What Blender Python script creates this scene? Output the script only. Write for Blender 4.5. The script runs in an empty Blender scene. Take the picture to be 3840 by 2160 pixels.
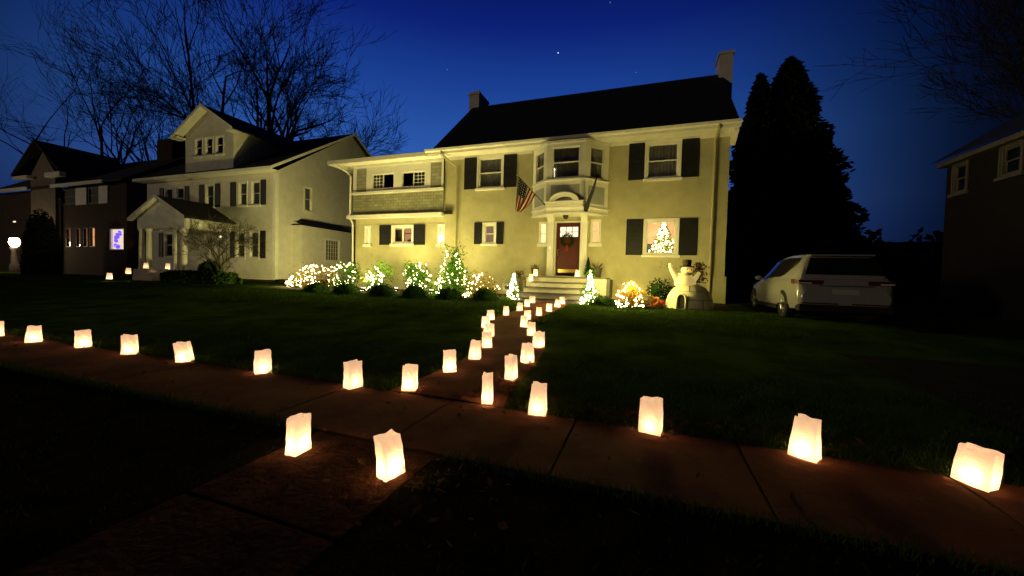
import bpy, math, random
import numpy as np
from mathutils import Vector, Matrix

R = math.radians
rng = np.random.default_rng(7)
random.seed(7)
SC = bpy.context.scene
COL = SC.collection

# ------------------------------------------------------------------ helpers
def V(*a): return np.array(a, float)

class MB:
    """collects geometry; build() links it as ONE mesh object"""
    def __init__(s): s.v = []; s.f = []; s.m = []; s.uv = None; s.smooth = False
    def add(s, vs, fs, mi=0):
        o = len(s.v); s.v.extend([tuple(map(float, p)) for p in vs])
        s.f.extend([tuple(i + o for i in f) for f in fs]); s.m.extend([mi] * len(fs)); return s
    def box(s, x0, x1, y0, y1, z0, z1, mi=0):
        p = [(x, y, z) for x in (x0, x1) for y in (y0, y1) for z in (z0, z1)]
        return s.add(p, [(0,1,3,2),(4,6,7,5),(0,4,5,1),(2,3,7,6),(0,2,6,4),(1,5,7,3)], mi)
    def fbox(s, fr, u0, u1, v0, v1, w0, w1, mi=0):
        O, U, N = fr
        p = [O + U*u + V(0,0,v) + N*w for u in (u0,u1) for w in (w0,w1) for v in (v0,v1)]
        return s.add(p, [(0,1,3,2),(4,6,7,5),(0,4,5,1),(2,3,7,6),(0,2,6,4),(1,5,7,3)], mi)
    def fquad(s, fr, pts, mi=0):
        O, U, N = fr
        return s.add([O + U*u + V(0,0,v) + N*w for u,v,w in pts], [tuple(range(len(pts)))], mi)
    def prism(s, poly, z0, z1, mi=0):
        n = len(poly)
        vs = [(x,y,z0) for x,y in poly] + [(x,y,z1) for x,y in poly]
        fs = [tuple(range(n))[::-1], tuple(range(n,2*n))] + [(i,(i+1)%n,n+(i+1)%n,n+i) for i in range(n)]
        return s.add(vs, fs, mi)
    def fprism(s, fr, poly, w0, w1, mi=0):
        O, U, N = fr; n = len(poly)
        vs = [O+U*u+V(0,0,v)+N*w0 for u,v in poly] + [O+U*u+V(0,0,v)+N*w1 for u,v in poly]
        fs = [tuple(range(n)), tuple(range(n,2*n))[::-1]] + [(i,n+i,n+(i+1)%n,(i+1)%n) for i in range(n)]
        return s.add(vs, fs, mi)
    def tube(s, pts, rad, n=8, cap=True, mi=0):
        pts = [np.array(p, float) for p in pts]; k = len(pts)
        rad = [rad]*k if np.isscalar(rad) else rad
        rings = []; prev = None
        for i,p in enumerate(pts):
            t = pts[min(i+1,k-1)] - pts[max(i-1,0)]; t = t/(np.linalg.norm(t)+1e-9)
            a = prev if prev is not None else (V(0,0,1) if abs(t[2])<.9 else V(1,0,0))
            b = np.cross(t,a); b /= np.linalg.norm(b)+1e-9; c = np.cross(b,t); prev = c
            rings.append([p + rad[i]*(math.cos(2*math.pi*j/n)*b + math.sin(2*math.pi*j/n)*c) for j in range(n)])
        vs = [q for r in rings for q in r]; fs = []
        for i in range(k-1):
            for j in range(n):
                fs.append((i*n+j, i*n+(j+1)%n, (i+1)*n+(j+1)%n, (i+1)*n+j))
        if cap: fs += [tuple(range(n))[::-1], tuple(range((k-1)*n, k*n))]
        return s.add(vs, fs, mi)
    def lathe(s, prof, n=20, c=(0,0,0), mi=0, axis='z'):
        vs = []; k = len(prof)
        for r,z in prof:
            for j in range(n):
                a = 2*math.pi*j/n; p = (r*math.cos(a), r*math.sin(a), z)
                if axis == 'x': p = (p[2], p[0], p[1])
                if axis == 'y': p = (p[0], p[2], p[1])
                vs.append((c[0]+p[0], c[1]+p[1], c[2]+p[2]))
        fs = [(i*n+j, i*n+(j+1)%n, (i+1)*n+(j+1)%n, (i+1)*n+j) for i in range(k-1) for j in range(n)]
        return s.add(vs, fs, mi)
    def ball(s, c, r, n=12, m=8, mi=0, jit=0, rg=None):
        r = (r,r,r) if np.isscalar(r) else r
        vs = []
        for i in range(m+1):
            t = math.pi*i/m
            for j in range(n):
                a = 2*math.pi*j/n; d = V(math.sin(t)*math.cos(a), math.sin(t)*math.sin(a), math.cos(t))
                q = 1 + (jit*(rg.random()-.5) if jit else 0)
                vs.append((c[0]+r[0]*d[0]*q, c[1]+r[1]*d[1]*q, c[2]+r[2]*d[2]*q))
        fs = [(i*n+j, (i+1)*n+j, (i+1)*n+(j+1)%n, i*n+(j+1)%n) for i in range(m) for j in range(n)]
        return s.add(vs, fs, mi)
    def build(s, name, mat, parent=None, smooth=False, local=False, bevel=0):
        off = V(0,0,0)
        if parent is not None and not local: off = wloc(parent)
        me = bpy.data.meshes.new(name)
        me.from_pydata([tuple(np.array(p)-off) for p in s.v], [], s.f)
        mats = mat if isinstance(mat, (list,tuple)) else [mat]
        for m in mats: me.materials.append(m)
        if len(mats) > 1: me.polygons.foreach_set('material_index', s.m)
        if s.uv is not None:
            l = me.uv_layers.new(name='UVMap')
            for poly in me.polygons:
                for li in poly.loop_indices: l.data[li].uv = s.uv[me.loops[li].vertex_index]
        if smooth: me.polygons.foreach_set('use_smooth', [True]*len(me.polygons))
        me.update(); me.validate()
        o = bpy.data.objects.new(name, me); COL.objects.link(o)
        if parent is not None: o.parent = parent
        if bevel:
            b = o.modifiers.new('bevel','BEVEL'); b.width = bevel; b.segments = 2; b.limit_method='ANGLE'
        return o

def wloc(o):
    p = V(0,0,0)
    while o is not None: p = p + np.array(o.location); o = o.parent
    return p
def tag(o, label=None, cat=None, group=None, kind=None):
    if label: o['label'] = label
    if cat: o['category'] = cat
    if group: o['group'] = group
    if kind: o['kind'] = kind
    return o
def thing(name, label, cat, loc=(0,0,0), rz=0, group=None, rx=0, ry=0):
    o = bpy.data.objects.new(name, None); COL.objects.link(o)
    o.location = loc; o.rotation_euler = (rx,ry,rz); o.empty_display_size = .2
    return tag(o, label, cat, group)
def copy_tree(o, parent=None):
    c = o.copy(); COL.objects.link(c); c.parent = parent
    for ch in list(o.children): copy_tree(ch, c)
    return c

# ------------------------------------------------------------------ materials
def srgb(r,g,b):
    f = lambda c: (c/255/12.92 if c/255 <= .04045 else ((c/255+.055)/1.055)**2.4)
    return (f(r),f(g),f(b),1)
class NT:
    def __init__(s, name):
        s.mat = bpy.data.materials.new(name); s.mat.use_nodes = True
        s.t = s.mat.node_tree; s.t.nodes.clear(); s.out = s.n('ShaderNodeOutputMaterial')
    def n(s, kind, **kw):
        x = s.t.nodes.new(kind)
        for k,v in kw.items(): setattr(x,k,v)
        return x
    def l(s, a, b): s.t.links.new(a,b)
def surf(name, col, rough=.8, var=.15, scale=8, bump=0, bscale=60, col2=None, metal=0, spec=.3, wave=None, shingle=None, trans=0):
    k = NT(name); b = k.n('ShaderNodeBsdfPrincipled'); k.l(b.outputs[0], k.out.inputs[0])
    b.inputs['Roughness'].default_value = rough; b.inputs['Metallic'].default_value = metal
    b.inputs['Specular IOR Level'].default_value = spec
    tc = k.n('ShaderNodeTexCoord'); nz = k.n('ShaderNodeTexNoise'); nz.inputs['Scale'].default_value = scale
    nz.inputs['Detail'].default_value = 6; nz.inputs['Roughness'].default_value = .65
    k.l(tc.outputs['Object'], nz.inputs['Vector'])
    mx = k.n('ShaderNodeMix', data_type='RGBA')
    c = V(*col[:3]); c2 = V(*col2[:3]) if col2 else c*(1-var*2)
    mx.inputs[6].default_value = (*np.clip(c*(1+var),0,1),1); mx.inputs[7].default_value = (*np.clip(c2,0,1),1)
    rp = k.n('ShaderNodeMapRange'); rp.inputs[1].default_value=.35; rp.inputs[2].default_value=.68
    k.l(nz.outputs['Fac'], rp.inputs[0]); k.l(rp.outputs[0], mx.inputs[0]); k.l(mx.outputs[2], b.inputs['Base Color'])
    hgt = None
    if bump:
        n2 = k.n('ShaderNodeTexNoise'); n2.inputs['Scale'].default_value = bscale; n2.inputs['Detail'].default_value = 5
        k.l(tc.outputs['Object'], n2.inputs['Vector']); hgt = n2.outputs['Fac']
        bp = k.n('ShaderNodeBump'); bp.inputs['Strength'].default_value = bump; bp.inputs['Distance'].default_value=.02
        k.l(hgt, bp.inputs['Height']); k.l(bp.outputs[0], b.inputs['Normal'])
    if wave:   # clapboards: saw-tooth height along z
        sp = k.n('ShaderNodeSeparateXYZ'); k.l(tc.outputs['Object'], sp.inputs[0])
        m1 = k.n('ShaderNodeMath', operation='MULTIPLY'); m1.inputs[1].default_value = 1/wave; k.l(sp.outputs[2], m1.inputs[0])
        m2 = k.n('ShaderNodeMath', operation='FRACT'); k.l(m1.outputs[0], m2.inputs[0])
        bp = k.n('ShaderNodeBump'); bp.invert = True; bp.inputs['Strength'].default_value=.9; bp.inputs['Distance'].default_value=.02
        k.l(m2.outputs[0], bp.inputs['Height']); k.l(bp.outputs[0], b.inputs['Normal'])
    if shingle:
        br = k.n('ShaderNodeTexBrick'); br.inputs['Scale'].default_value = 1
        br.inputs['Brick Width'].default_value = shingle[0]; br.inputs['Row Height'].default_value = shingle[1]
        br.inputs['Mortar Size'].default_value = .006; br.inputs['Color1'].default_value=(1,1,1,1); br.inputs['Color2'].default_value=(.72,.72,.72,1)
        br.inputs['Mortar'].default_value=(.3,.3,.3,1)
        sp = k.n('ShaderNodeSeparateXYZ'); k.l(tc.outputs['Object'], sp.inputs[0])
        ad = k.n('ShaderNodeMath', operation='ADD'); k.l(sp.outputs[0], ad.inputs[0]); k.l(sp.outputs[1], ad.inputs[1])
        cb = k.n('ShaderNodeCombineXYZ'); k.l(ad.outputs[0], cb.inputs[0]); k.l(sp.outputs[2], cb.inputs[1])
        k.l(cb.outputs[0], br.inputs['Vector'])
        mm = k.n('ShaderNodeMix', data_type='RGBA', blend_type='MULTIPLY'); mm.inputs[0].default_value = 1
        k.l(mx.outputs[2], mm.inputs[6]); k.l(br.outputs['Color'], mm.inputs[7]); k.l(mm.outputs[2], b.inputs['Base Color'])
        bp = k.n('ShaderNodeBump'); bp.inputs['Strength'].default_value=.5; bp.inputs['Distance'].default_value=.02
        k.l(br.outputs['Color'], bp.inputs['Height']); k.l(bp.outputs[0], b.inputs['Normal'])
    return k.mat
def emit(name, col, s):
    k = NT(name); e = k.n('ShaderNodeEmission'); e.inputs[0].default_value=(*col[:3],1); e.inputs[1].default_value=s
    k.l(e.outputs[0], k.out.inputs[0]); return k.mat
def leafmat(name, col, col2, tr=.45):
    k = NT(name); tc = k.n('ShaderNodeTexCoord'); nz = k.n('ShaderNodeTexNoise'); nz.inputs['Scale'].default_value=9
    k.l(tc.outputs['Object'], nz.inputs['Vector'])
    mx = k.n('ShaderNodeMix', data_type='RGBA'); mx.inputs[6].default_value=(*col,1); mx.inputs[7].default_value=(*col2,1)
    rp = k.n('ShaderNodeMapRange'); rp.inputs[1].default_value=.35; rp.inputs[2].default_value=.65
    k.l(nz.outputs['Fac'], rp.inputs[0]); k.l(rp.outputs[0], mx.inputs[0])
    d = k.n('ShaderNodeBsdfDiffuse'); t = k.n('ShaderNodeBsdfTranslucent'); m = k.n('ShaderNodeMixShader'); m.inputs[0].default_value=tr
    k.l(mx.outputs[2], d.inputs[0]); k.l(mx.outputs[2], t.inputs[0]); k.l(d.outputs[0], m.inputs[1]); k.l(t.outputs[0], m.inputs[2])
    k.l(m.outputs[0], k.out.inputs[0]); return k.mat
def glassmat(name, refl=.12):
    k = NT(name); t = k.n('ShaderNodeBsdfTransparent'); t.inputs[0].default_value=(.9,.9,.9,1)
    g = k.n('ShaderNodeBsdfGlossy'); g.inputs['Roughness'].default_value=.03; m = k.n('ShaderNodeMixShader')
    lw = k.n('ShaderNodeLayerWeight'); lw.inputs[0].default_value=.35
    mr = k.n('ShaderNodeMapRange'); mr.inputs[3].default_value=refl; mr.inputs[4].default_value=.8
    k.l(lw.outputs['Fresnel'], mr.inputs[0]); k.l(mr.outputs[0], m.inputs[0]); k.l(t.outputs[0], m.inputs[1]); k.l(g.outputs[0], m.inputs[2])
    k.l(m.outputs[0], k.out.inputs[0]); return k.mat
def papermat(name, ecol, es):
    k = NT(name); tc = k.n('ShaderNodeTexCoord'); nz = k.n('ShaderNodeTexNoise'); nz.inputs['Scale'].default_value=14
    nz.inputs['Detail'].default_value=4; k.l(tc.outputs['Object'], nz.inputs['Vector'])
    mx = k.n('ShaderNodeMix', data_type='RGBA'); mx.inputs[6].default_value=(.82,.72,.60,1); mx.inputs[7].default_value=(.70,.60,.48,1)
    k.l(nz.outputs['Fac'], mx.inputs[0])
    d = k.n('ShaderNodeBsdfDiffuse'); t = k.n('ShaderNodeBsdfTranslucent'); m = k.n('ShaderNodeMixShader'); m.inputs[0].default_value=.5
    k.l(mx.outputs[2], d.inputs[0]); k.l(mx.outputs[2], t.inputs[0])
    bp = k.n('ShaderNodeBump'); bp.inputs['Strength'].default_value=.25; bp.inputs['Distance'].default_value=.01
    k.l(nz.outputs['Fac'], bp.inputs['Height']); k.l(bp.outputs[0], d.inputs['Normal']); k.l(bp.outputs[0], t.inputs['Normal'])
    k.l(d.outputs[0], m.inputs[1]); k.l(t.outputs[0], m.inputs[2])
    e = k.n('ShaderNodeEmission'); e.inputs[0].default_value=(*ecol,1); e.inputs[1].default_value=es
    a = k.n('ShaderNodeAddShader'); k.l(m.outputs[0], a.inputs[0]); k.l(e.outputs[0], a.inputs[1]); k.l(a.outputs[0], k.out.inputs[0])
    return k.mat

M = dict(
    stucco=surf('stucco',(.47,.432,.245),.9,.05,2.2,.8,45, col2=(.41,.375,.21)),
    white=surf('white_trim',(.80,.77,.66),.6,.04,3),
    shingle=surf('grey_shingle',(.34,.325,.20),.85,.08,3,shingle=(.28,.13)),
    panel=surf('grey_panel',(.36,.335,.25),.85,.08,3,shingle=(.4,.16)),
    bluegrey=surf('bay_panel',(.36,.36,.32),.8,.06,4),
    roof=surf('roof_shingle',(.022,.022,.026),.9,.2,3,.3,30),
    shutter=surf('black_shutter',(.012,.012,.013),.6,.2,5),
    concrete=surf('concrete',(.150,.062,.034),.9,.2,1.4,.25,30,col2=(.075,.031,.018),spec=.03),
    darkwalk=surf('rough_darkened_walk',(.060,.025,.014),.95,.3,5,.7,22,col2=(.022,.010,.006),spec=.02),  # rough walk, its colour darkened for the fade into night
    stepstone=surf('step_stone',(.44,.41,.33),.85,.08,4,.3,40),
    nosing=surf('shade_dark_slate',(.12,.11,.08),.8,.1,4),  # slate coloured dark so the treads carry their shadow lines
    lawn=surf('lawn',(.036,.066,.010),1,.3,1.2,.8,25,col2=(.018,.03,.008),spec=0),
    grass=leafmat('grass_blade',(.044,.080,.013),(.028,.046,.010),.3),
    verge=surf('verge_night_dark',(.017,.015,.008),1,.3,4,.8,30,spec=0),  # near-black sheet: night darkness put into the verge's colour
    mulch=surf('mulch',(.05,.035,.02),1,.3,6,.8,20),
    asphalt=surf('asphalt',(.025,.024,.023),.95,.2,4,.5,60,spec=.02),
    reddoor=surf('red_door',(.085,.013,.009),.45,.1,3,spec=.4),
    brass=surf('brass',(.75,.52,.14),.28,.05,6,metal=1),
    dark=surf('dark_metal',(.02,.018,.016),.5,.1,5),
    felt=surf('brown_black_fabric',(.045,.032,.02),.9,.1,5),
    pot=surf('dark_planter',(.05,.04,.025),.6,.15,5),
    glass=glassmat('window_glass',.10),
    glassd=glassmat('dark_glass',.04),
    curtain=surf('curtain',(.55,.53,.46),.95,.12,3),
    curtaind=surf('dim_curtain',(.28,.27,.21),.95,.15,3),
    interior=surf('interior_wall',(.48,.37,.24),.9,.1,2),
    blind=surf('window_blind',(.45,.42,.34),.8,.06,6),
    siding=surf('white_siding',(.74,.72,.64),.8,.05,2,wave=.115),
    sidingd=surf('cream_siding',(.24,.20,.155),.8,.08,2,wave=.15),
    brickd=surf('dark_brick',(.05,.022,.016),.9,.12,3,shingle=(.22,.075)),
    whitel=surf('old_white_paint',(.80,.79,.73),.7,.05,3),
    bark=surf('bark',(.035,.03,.028),.95,.25,5),
    twig=surf('twig_bark',(.05,.045,.03),.95,.25,5),
    lf_green=leafmat('green_leaf',(.085,.24,.010),(.045,.14,.008)),
    lf_gold=leafmat('golden_leaf',(.36,.27,.06),(.24,.15,.03)),
    lf_straw=leafmat('straw_blade',(.62,.42,.09),(.40,.24,.05)),
    lf_dark=leafmat('dark_leaf',(.028,.062,.014),(.016,.034,.010),.15),
    lf_ever=leafmat('evergreen_needles',(.022,.030,.020),(.016,.02,.014),.05),
    lf_brown=leafmat('dry_brown_leaf',(.10,.06,.03),(.06,.035,.02),.3),
    wire=surf('green_wire',(.02,.04,.015),.7,.1,5),
    bulb=emit('warm_bulb',(1,.85,.42),26),
    bulbi=emit('tree_bulb',(1,.80,.36),12),
    lens=emit('flood_lens',(1,.93,.72),14),
    lit_yel=emit('lit_shade',(1,.80,.34),1.9),
    lit_pch=emit('lit_peach_shade',(1,.62,.22),1.35),
    lit_whi=emit('lit_white',(1,.84,.55),1.5),
    peachdim=emit('dim_peach_room',(1,.62,.36),.30),
    lit_room=emit('lit_room',(1,.50,.24),.62),
    candlew=emit('candle_glow',(1,.85,.55),1.3),
    lamp=emit('lamp_glow',(1,.86,.55),14),
    lampy=emit('post_lamp_glow',(1,.80,.42),26),
    dimlamp=emit('dim_lamp_glow',(1,.80,.5),1.6),
    winorange=emit('orange_curtain_glow',(1,.45,.17),1.1),
    windim=emit('dim_curtain_glow',(1,.40,.20),.20),
    winwhite=emit('pale_window_glow',(1,.78,.62),1.25),
    purple=emit('purple_bulb',(.12,.07,1),1.7),
    paper=papermat('lantern_paper',(1,.60,.37),.43),
    inflat=surf('inflatable_fabric',(.72,.66,.42),.7,.03,3),
    orange=surf('orange_fabric',(.62,.22,.05),.7,.08,6),
    red=surf('red_fabric',(.36,.02,.015),.7,.08,6),
    carpaint=surf('silver_car_paint',(.27,.265,.25),.18,.02,3,spec=.7),
    carglass=surf('car_glass',(.012,.011,.008),.12,.05,3,spec=.5),
    rubber=surf('rubber',(.012,.012,.012),.85,.1,6),
    alloy=surf('alloy_rim',(.35,.35,.36),.35,.05,6,metal=1),
    redlens=surf('red_lens',(.09,.006,.006),.15,.05,5,spec=.6),
    clearlens=surf('clear_lens',(.8,.78,.74),.08,.02,5,spec=1),
    plate=surf('number_plate',(.40,.38,.36),.5,.04,5),
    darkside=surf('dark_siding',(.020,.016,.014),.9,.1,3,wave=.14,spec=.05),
    darktrim=surf('night_dimmed_trim',(.12,.105,.09),.8,.1,3,spec=.05),  # pale trim and post, colour lowered to stand for night shade
    nightglass=surf('night_glass',(.006,.006,.007),.5,.05,3,spec=.1),
    chimney=surf('chimney_render',(.76,.73,.68),.9,.08,3,.4,40),
)

# ------------------------------------------------------------------ world, sun, camera
w = bpy.data.worlds.new('World'); SC.world = w; w.use_nodes = True
nt = w.node_tree; nt.nodes.clear()
N = lambda k,**a: (lambda x: ([setattr(x,q,v) for q,v in a.items()], x)[1])(nt.nodes.new(k))
out = N('ShaderNodeOutputWorld'); bg = N('ShaderNodeBackground'); nt.links.new(bg.outputs[0], out.inputs[0])
tc = N('ShaderNodeTexCoord'); sp = N('ShaderNodeSeparateXYZ'); nt.links.new(tc.outputs['Generated'], sp.inputs[0])
rampn = N('ShaderNodeValToRGB'); nt.links.new(sp.outputs[2], rampn.inputs[0])
cr = rampn.color_ramp
stops = [(0,(.010,.022,.11)),(.10,(.020,.056,.23)),(.17,(.026,.078,.30)),(.30,(.019,.072,.29)),(.42,(.0085,.040,.215)),(.54,(.0026,.011,.125)),(.66,(.0007,.0024,.05)),(.85,(.0001,.0003,.006))]
cr.elements[0].position = 0; cr.elements[0].color = (*stops[0][1],1)
cr.elements[1].position = stops[-1][0]; cr.elements[1].color = (*stops[-1][1],1)
for p,c in stops[1:-1]:
    e = cr.elements.new(p); e.color = (*c,1)
# twilight glow: brightest toward where the sun went down, fading round to the other side
vm = N('ShaderNodeVectorMath', operation='MULTIPLY'); vm.inputs[1].default_value=(1,1,0); nt.links.new(tc.outputs['Generated'], vm.inputs[0])
vn = N('ShaderNodeVectorMath', operation='NORMALIZE'); nt.links.new(vm.outputs[0], vn.inputs[0])
vd = N('ShaderNodeVectorMath', operation='DOT_PRODUCT'); ga=R(26); vd.inputs[1].default_value=(-math.sin(ga),math.cos(ga),0); nt.links.new(vn.outputs[0], vd.inputs[0])
mr = N('ShaderNodeMapRange'); mr.interpolation_type='SMOOTHSTEP'; mr.inputs[1].default_value=.50; mr.inputs[2].default_value=1.0; mr.inputs[3].default_value=.03; mr.inputs[4].default_value=1
nt.links.new(vd.outputs['Value'], mr.inputs[0])
mm = N('ShaderNodeMix', data_type='RGBA', blend_type='MULTIPLY'); mm.inputs[0].default_value=1
nt.links.new(rampn.outputs[0], mm.inputs[6]); nt.links.new(mr.outputs[0], mm.inputs[7]); nt.links.new(mm.outputs[2], bg.inputs[0])
bg.inputs[1].default_value = 1.4

sun = bpy.data.lights.new('street_glow_sun','SUN'); sun.energy=.27; sun.angle=R(3); sun.color=(1,.78,.50)
so = bpy.data.objects.new('street_glow_sun', sun); COL.objects.link(so)
az, el = R(-48), R(4)     # comes low from behind the camera, a little from the left
d = Vector((-math.sin(az)*math.cos(el), math.cos(az)*math.cos(el), -math.sin(el)))
so.rotation_euler = d.to_track_quat('-Z','Y').to_euler()

H = 1.3; f, yaw, pitch, roll = 952.1, .33725, .02912, .02724
cam = bpy.data.cameras.new('camera'); co = bpy.data.objects.new('camera', cam); COL.objects.link(co); SC.camera = co
cam.sensor_width = 36; cam.lens = 36*f/2576; cam.clip_end = 2000; cam.clip_start=.05
c_,s_ = math.cos(yaw), math.sin(yaw); cp,sp_ = math.cos(pitch), math.sin(pitch); cr_,sr_ = math.cos(roll), math.sin(roll)
right = V(c_,s_,0); fw0 = V(-s_,c_,0); fwd = fw0*cp + V(0,0,-sp_); up = fw0*sp_ + V(0,0,cp)
cx = right*cr_ + up*sr_; cy = -right*sr_ + up*cr_
co.matrix_world = Matrix(((cx[0],cy[0],-fwd[0],0),(cx[1],cy[1],-fwd[1],0),(cx[2],cy[2],-fwd[2],H),(0,0,0,1)))
SC.view_settings.view_transform='Standard'; SC.view_settings.look='None'; SC.view_settings.exposure=0; SC.view_settings.gamma=1
SC.cycles.use_denoising = True
try: SC.cycles.denoiser='OPENIMAGEDENOISE'
except Exception: pass
SC.cycles.max_bounces=6; SC.cycles.diffuse_bounces=3; SC.cycles.transparent_max_bounces=12; SC.cycles.sample_clamp_indirect=6

# ------------------------------------------------------------------ ground
TY = [-50,3.50,3.62,5,6,7.5,9,10.3,11.7,12.5,14.7,20,60]; TZ = [0,0,.03,.1,.14,.18,.26,.35,.45,.52,.58,.6,.6]
def tz(y): return float(np.interp(y,TY,TZ))
PL = [(3.49,-2.62),(4.0,-2.50),(4.8,-2.42),(5.7,-2.52),(6.6,-2.86),(7.5,-3.30),(8.5,-3.60),(9.3,-3.55),(10.2,-3.47),(11,-3.5),(11.9,-3.62),(12.35,-3.75)]
PR = [(3.49,-1.28),(4.0,-1.36),(5.0,-1.38),(6.0,-1.5),(7.0,-1.90),(7.9,-2.33),(8.9,-2.56),(9.6,-2.46),(10.4,-2.38),(11.2,-2.33),(12.0,-2.3),(12.35,-2.2)]
def lz(x,y):
    """lawn height: the turf stands a little above the sunken path and rolls off in a bank towards the pavement"""
    b=float(np.interp(y,[6.2,7.5,8.4,9.2,10.4,11.7,12.6],[0,.035,.11,.145,.12,.05,0]))
    dx=max(np.interp(y,*zip(*PL))-x, x-np.interp(y,*zip(*PR)))
    return tz(y)+b*min(1,max(0,dx-.02)/.40)
onp=lambda x,y: np.interp(y,*zip(*PL))-.35<x<np.interp(y,*zip(*PR))+.35
mb = MB()
ys = np.unique(np.concatenate([np.array([-60,-30,-12,-5,-2,-1,0,1,2,3]),np.array(TY[1:]),np.arange(4,13,.25),np.arange(13,22,.5),np.array([25,30,40,60,90,140,250])]))
xs = np.unique(np.concatenate([np.array([-250,-150,-100,-70]),np.arange(-60,30,2.0),np.arange(-5.2,-.8,.12),np.array([40,60,100,200])]))
for y in ys:
    for x in xs: mb.v.append((x,y,lz(x,y)-.006+((.012*math.sin(x*1.3+y)+.01*math.sin(2.1*y-x))*(0 if onp(x,y) else 1) if 5<y<12 else 0)))
nx = len(xs)
for j in range(len(ys)-1):
    for i in range(nx-1): mb.f.append((j*nx+i,j*nx+i+1,(j+1)*nx+i+1,(j+1)*nx+i)); mb.m.append(0)
tag(mb.build('lawn', M['lawn'], smooth=True), kind='structure')

mb = MB()     # pavement slabs with open joints
jx = np.arange(-.55-1.29*34, 24, 1.29)
for a,b in zip(jx[:-1],jx[1:]):
    mb.box(a+.007,b-.007,2.40,3.485,-.10,.004+.002*math.sin(a*7))
tag(mb.build('sidewalk', M['concrete'], bevel=.008), kind='structure')
mb = MB(); y=2.385
while y>-2.5:
    mb.box(-2.47,-1.36,y-.95,y-.012,-.1,.003); y-=.96
tag(mb.build('carriage_walk', M['darkwalk'], bevel=.008), kind='structure')
# curving front path
mb = MB(); yy = np.arange(3.49,12.36,.11)
for y in yy:
    a = np.interp(y,*zip(*PL)); b = np.interp(y,*zip(*PR))
    for t in np.linspace(0,1,7): mb.v.append((a+(b-a)*t, y, tz(y)+.016-.014*(t in (0.,1.))))
for j in range(len(yy)-1):
    for i in range(6): mb.f.append((j*7+i,j*7+i+1,(j+1)*7+i+1,(j+1)*7+i)); mb.m.append(0)
tag(mb.build('front_path', M['concrete'], smooth=True), kind='structure')
mb = MB(); yy=np.arange(-3,24,1.0)
for y in yy: mb.v += [(3.0,y,tz(y)+.02),(5.6,y,tz(y)+.02)]
for j in range(len(yy)-1): mb.f.append((2*j,2*j+1,2*j+3,2*j+2)); mb.m.append(0)
tag(mb.build('driveway', M['asphalt']), kind='structure')
mb = MB()     # planting bed along the house
bx = np.linspace(-16.2,-4.15,40)
for x in bx:
    e = 11.55+.25*math.sin(x*1.7)+(.35 if x<-11 else 0)
    for t in np.linspace(0,1,6):
        y = e+(14.62-e)*t; mb.v.append((x,y,tz(y)+.014))
for j in range(len(bx)-1):
    for i in range(5): mb.f.append((j*6+i,(j+1)*6+i,(j+1)*6+i+1,j*6+i+1)); mb.m.append(0)
tag(mb.build('planting_bed', M['mulch'], smooth=True), kind='structure')
mb = MB(); bx=np.linspace(-1.3,2.5,20)
for x in bx:
    e=11.85+.12*math.sin(x*2.1)
    for t in np.linspace(0,1,5):
        y=e+(14.62-e)*t; mb.v.append((x,y,tz(y)+.014))
for j in range(len(bx)-1):
    for i in range(4): mb.f.append((j*5+i,(j+1)*5+i,(j+1)*5+i+1,j*5+i+1)); mb.m.append(0)
tag(mb.build('planting_bed', M['mulch'], smooth=True), kind='structure')

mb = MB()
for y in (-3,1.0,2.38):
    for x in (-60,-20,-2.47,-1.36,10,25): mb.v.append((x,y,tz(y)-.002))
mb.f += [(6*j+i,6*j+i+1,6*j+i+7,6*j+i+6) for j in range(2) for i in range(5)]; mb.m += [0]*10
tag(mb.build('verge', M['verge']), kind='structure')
def blades(n, x0,x1,y0,y1, h0,h1, wd, avoid):
    mb = MB()
    X = rng.uniform(x0,x1,n); Y = rng.uniform(y0,y1,n)
    for x,y in zip(X,Y):
        if avoid(x,y): continue
        h = rng.uniform(h0,h1); a = rng.uniform(0,6.28); l = rng.normal(0,.4,2)*h; z=lz(x,y)-.005
        dx,dy = math.cos(a)*wd, math.sin(a)*wd
        mb.add([(x-dx,y-dy,z),(x+dx,y+dy,z),(x+l[0],y+l[1],z+h)],[(0,1,2)])
    return mb
def onpath(x,y):
    return (np.interp(y,*zip(*PL))-.02 < x < np.interp(y,*zip(*PR))+.02) and 3.4<y<12.4
g = blades(26000,-16,3,8.2,12.0,.03,.07,.008,onpath)
g2 = blades(16000,-9,4.5,3.49,5.6,.03,.075,.0035,onpath)
g.add(g2.v,g2.f)
ge = blades(9000,-14,4,3.44,3.62,.03,.10,.0035,onpath); g.add(ge.v,ge.f)
ge = blades(5000,-9,4,2.30,2.43,.03,.09,.0035,lambda x,y:-2.5<x<-1.33); g.add(ge.v,ge.f)
g3 = blades(2500,-6,4,.9,2.39,.02,.05,.003,lambda x,y: -2.5<x<-1.33)
g.add(g3.v,g3.f)
tag(g.build('grass_blades', M['grass']), kind='stuff')
mb = MB()
def litter(x,y,s):
    a=rng.uniform(0,6.28); t=rng.normal(0,.35,2); z=(lz(x,y) if y>3.5 else 0)+.014+rng.uniform(0,.03)
    u=V(math.cos(a),math.sin(a),t[0])*s; v=V(-math.sin(a),math.cos(a),t[1])*s*.6; c=V(x,y,z)
    mb.add([c-u,c+v,c+u,c-v],[(0,1,2,3)])
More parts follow.
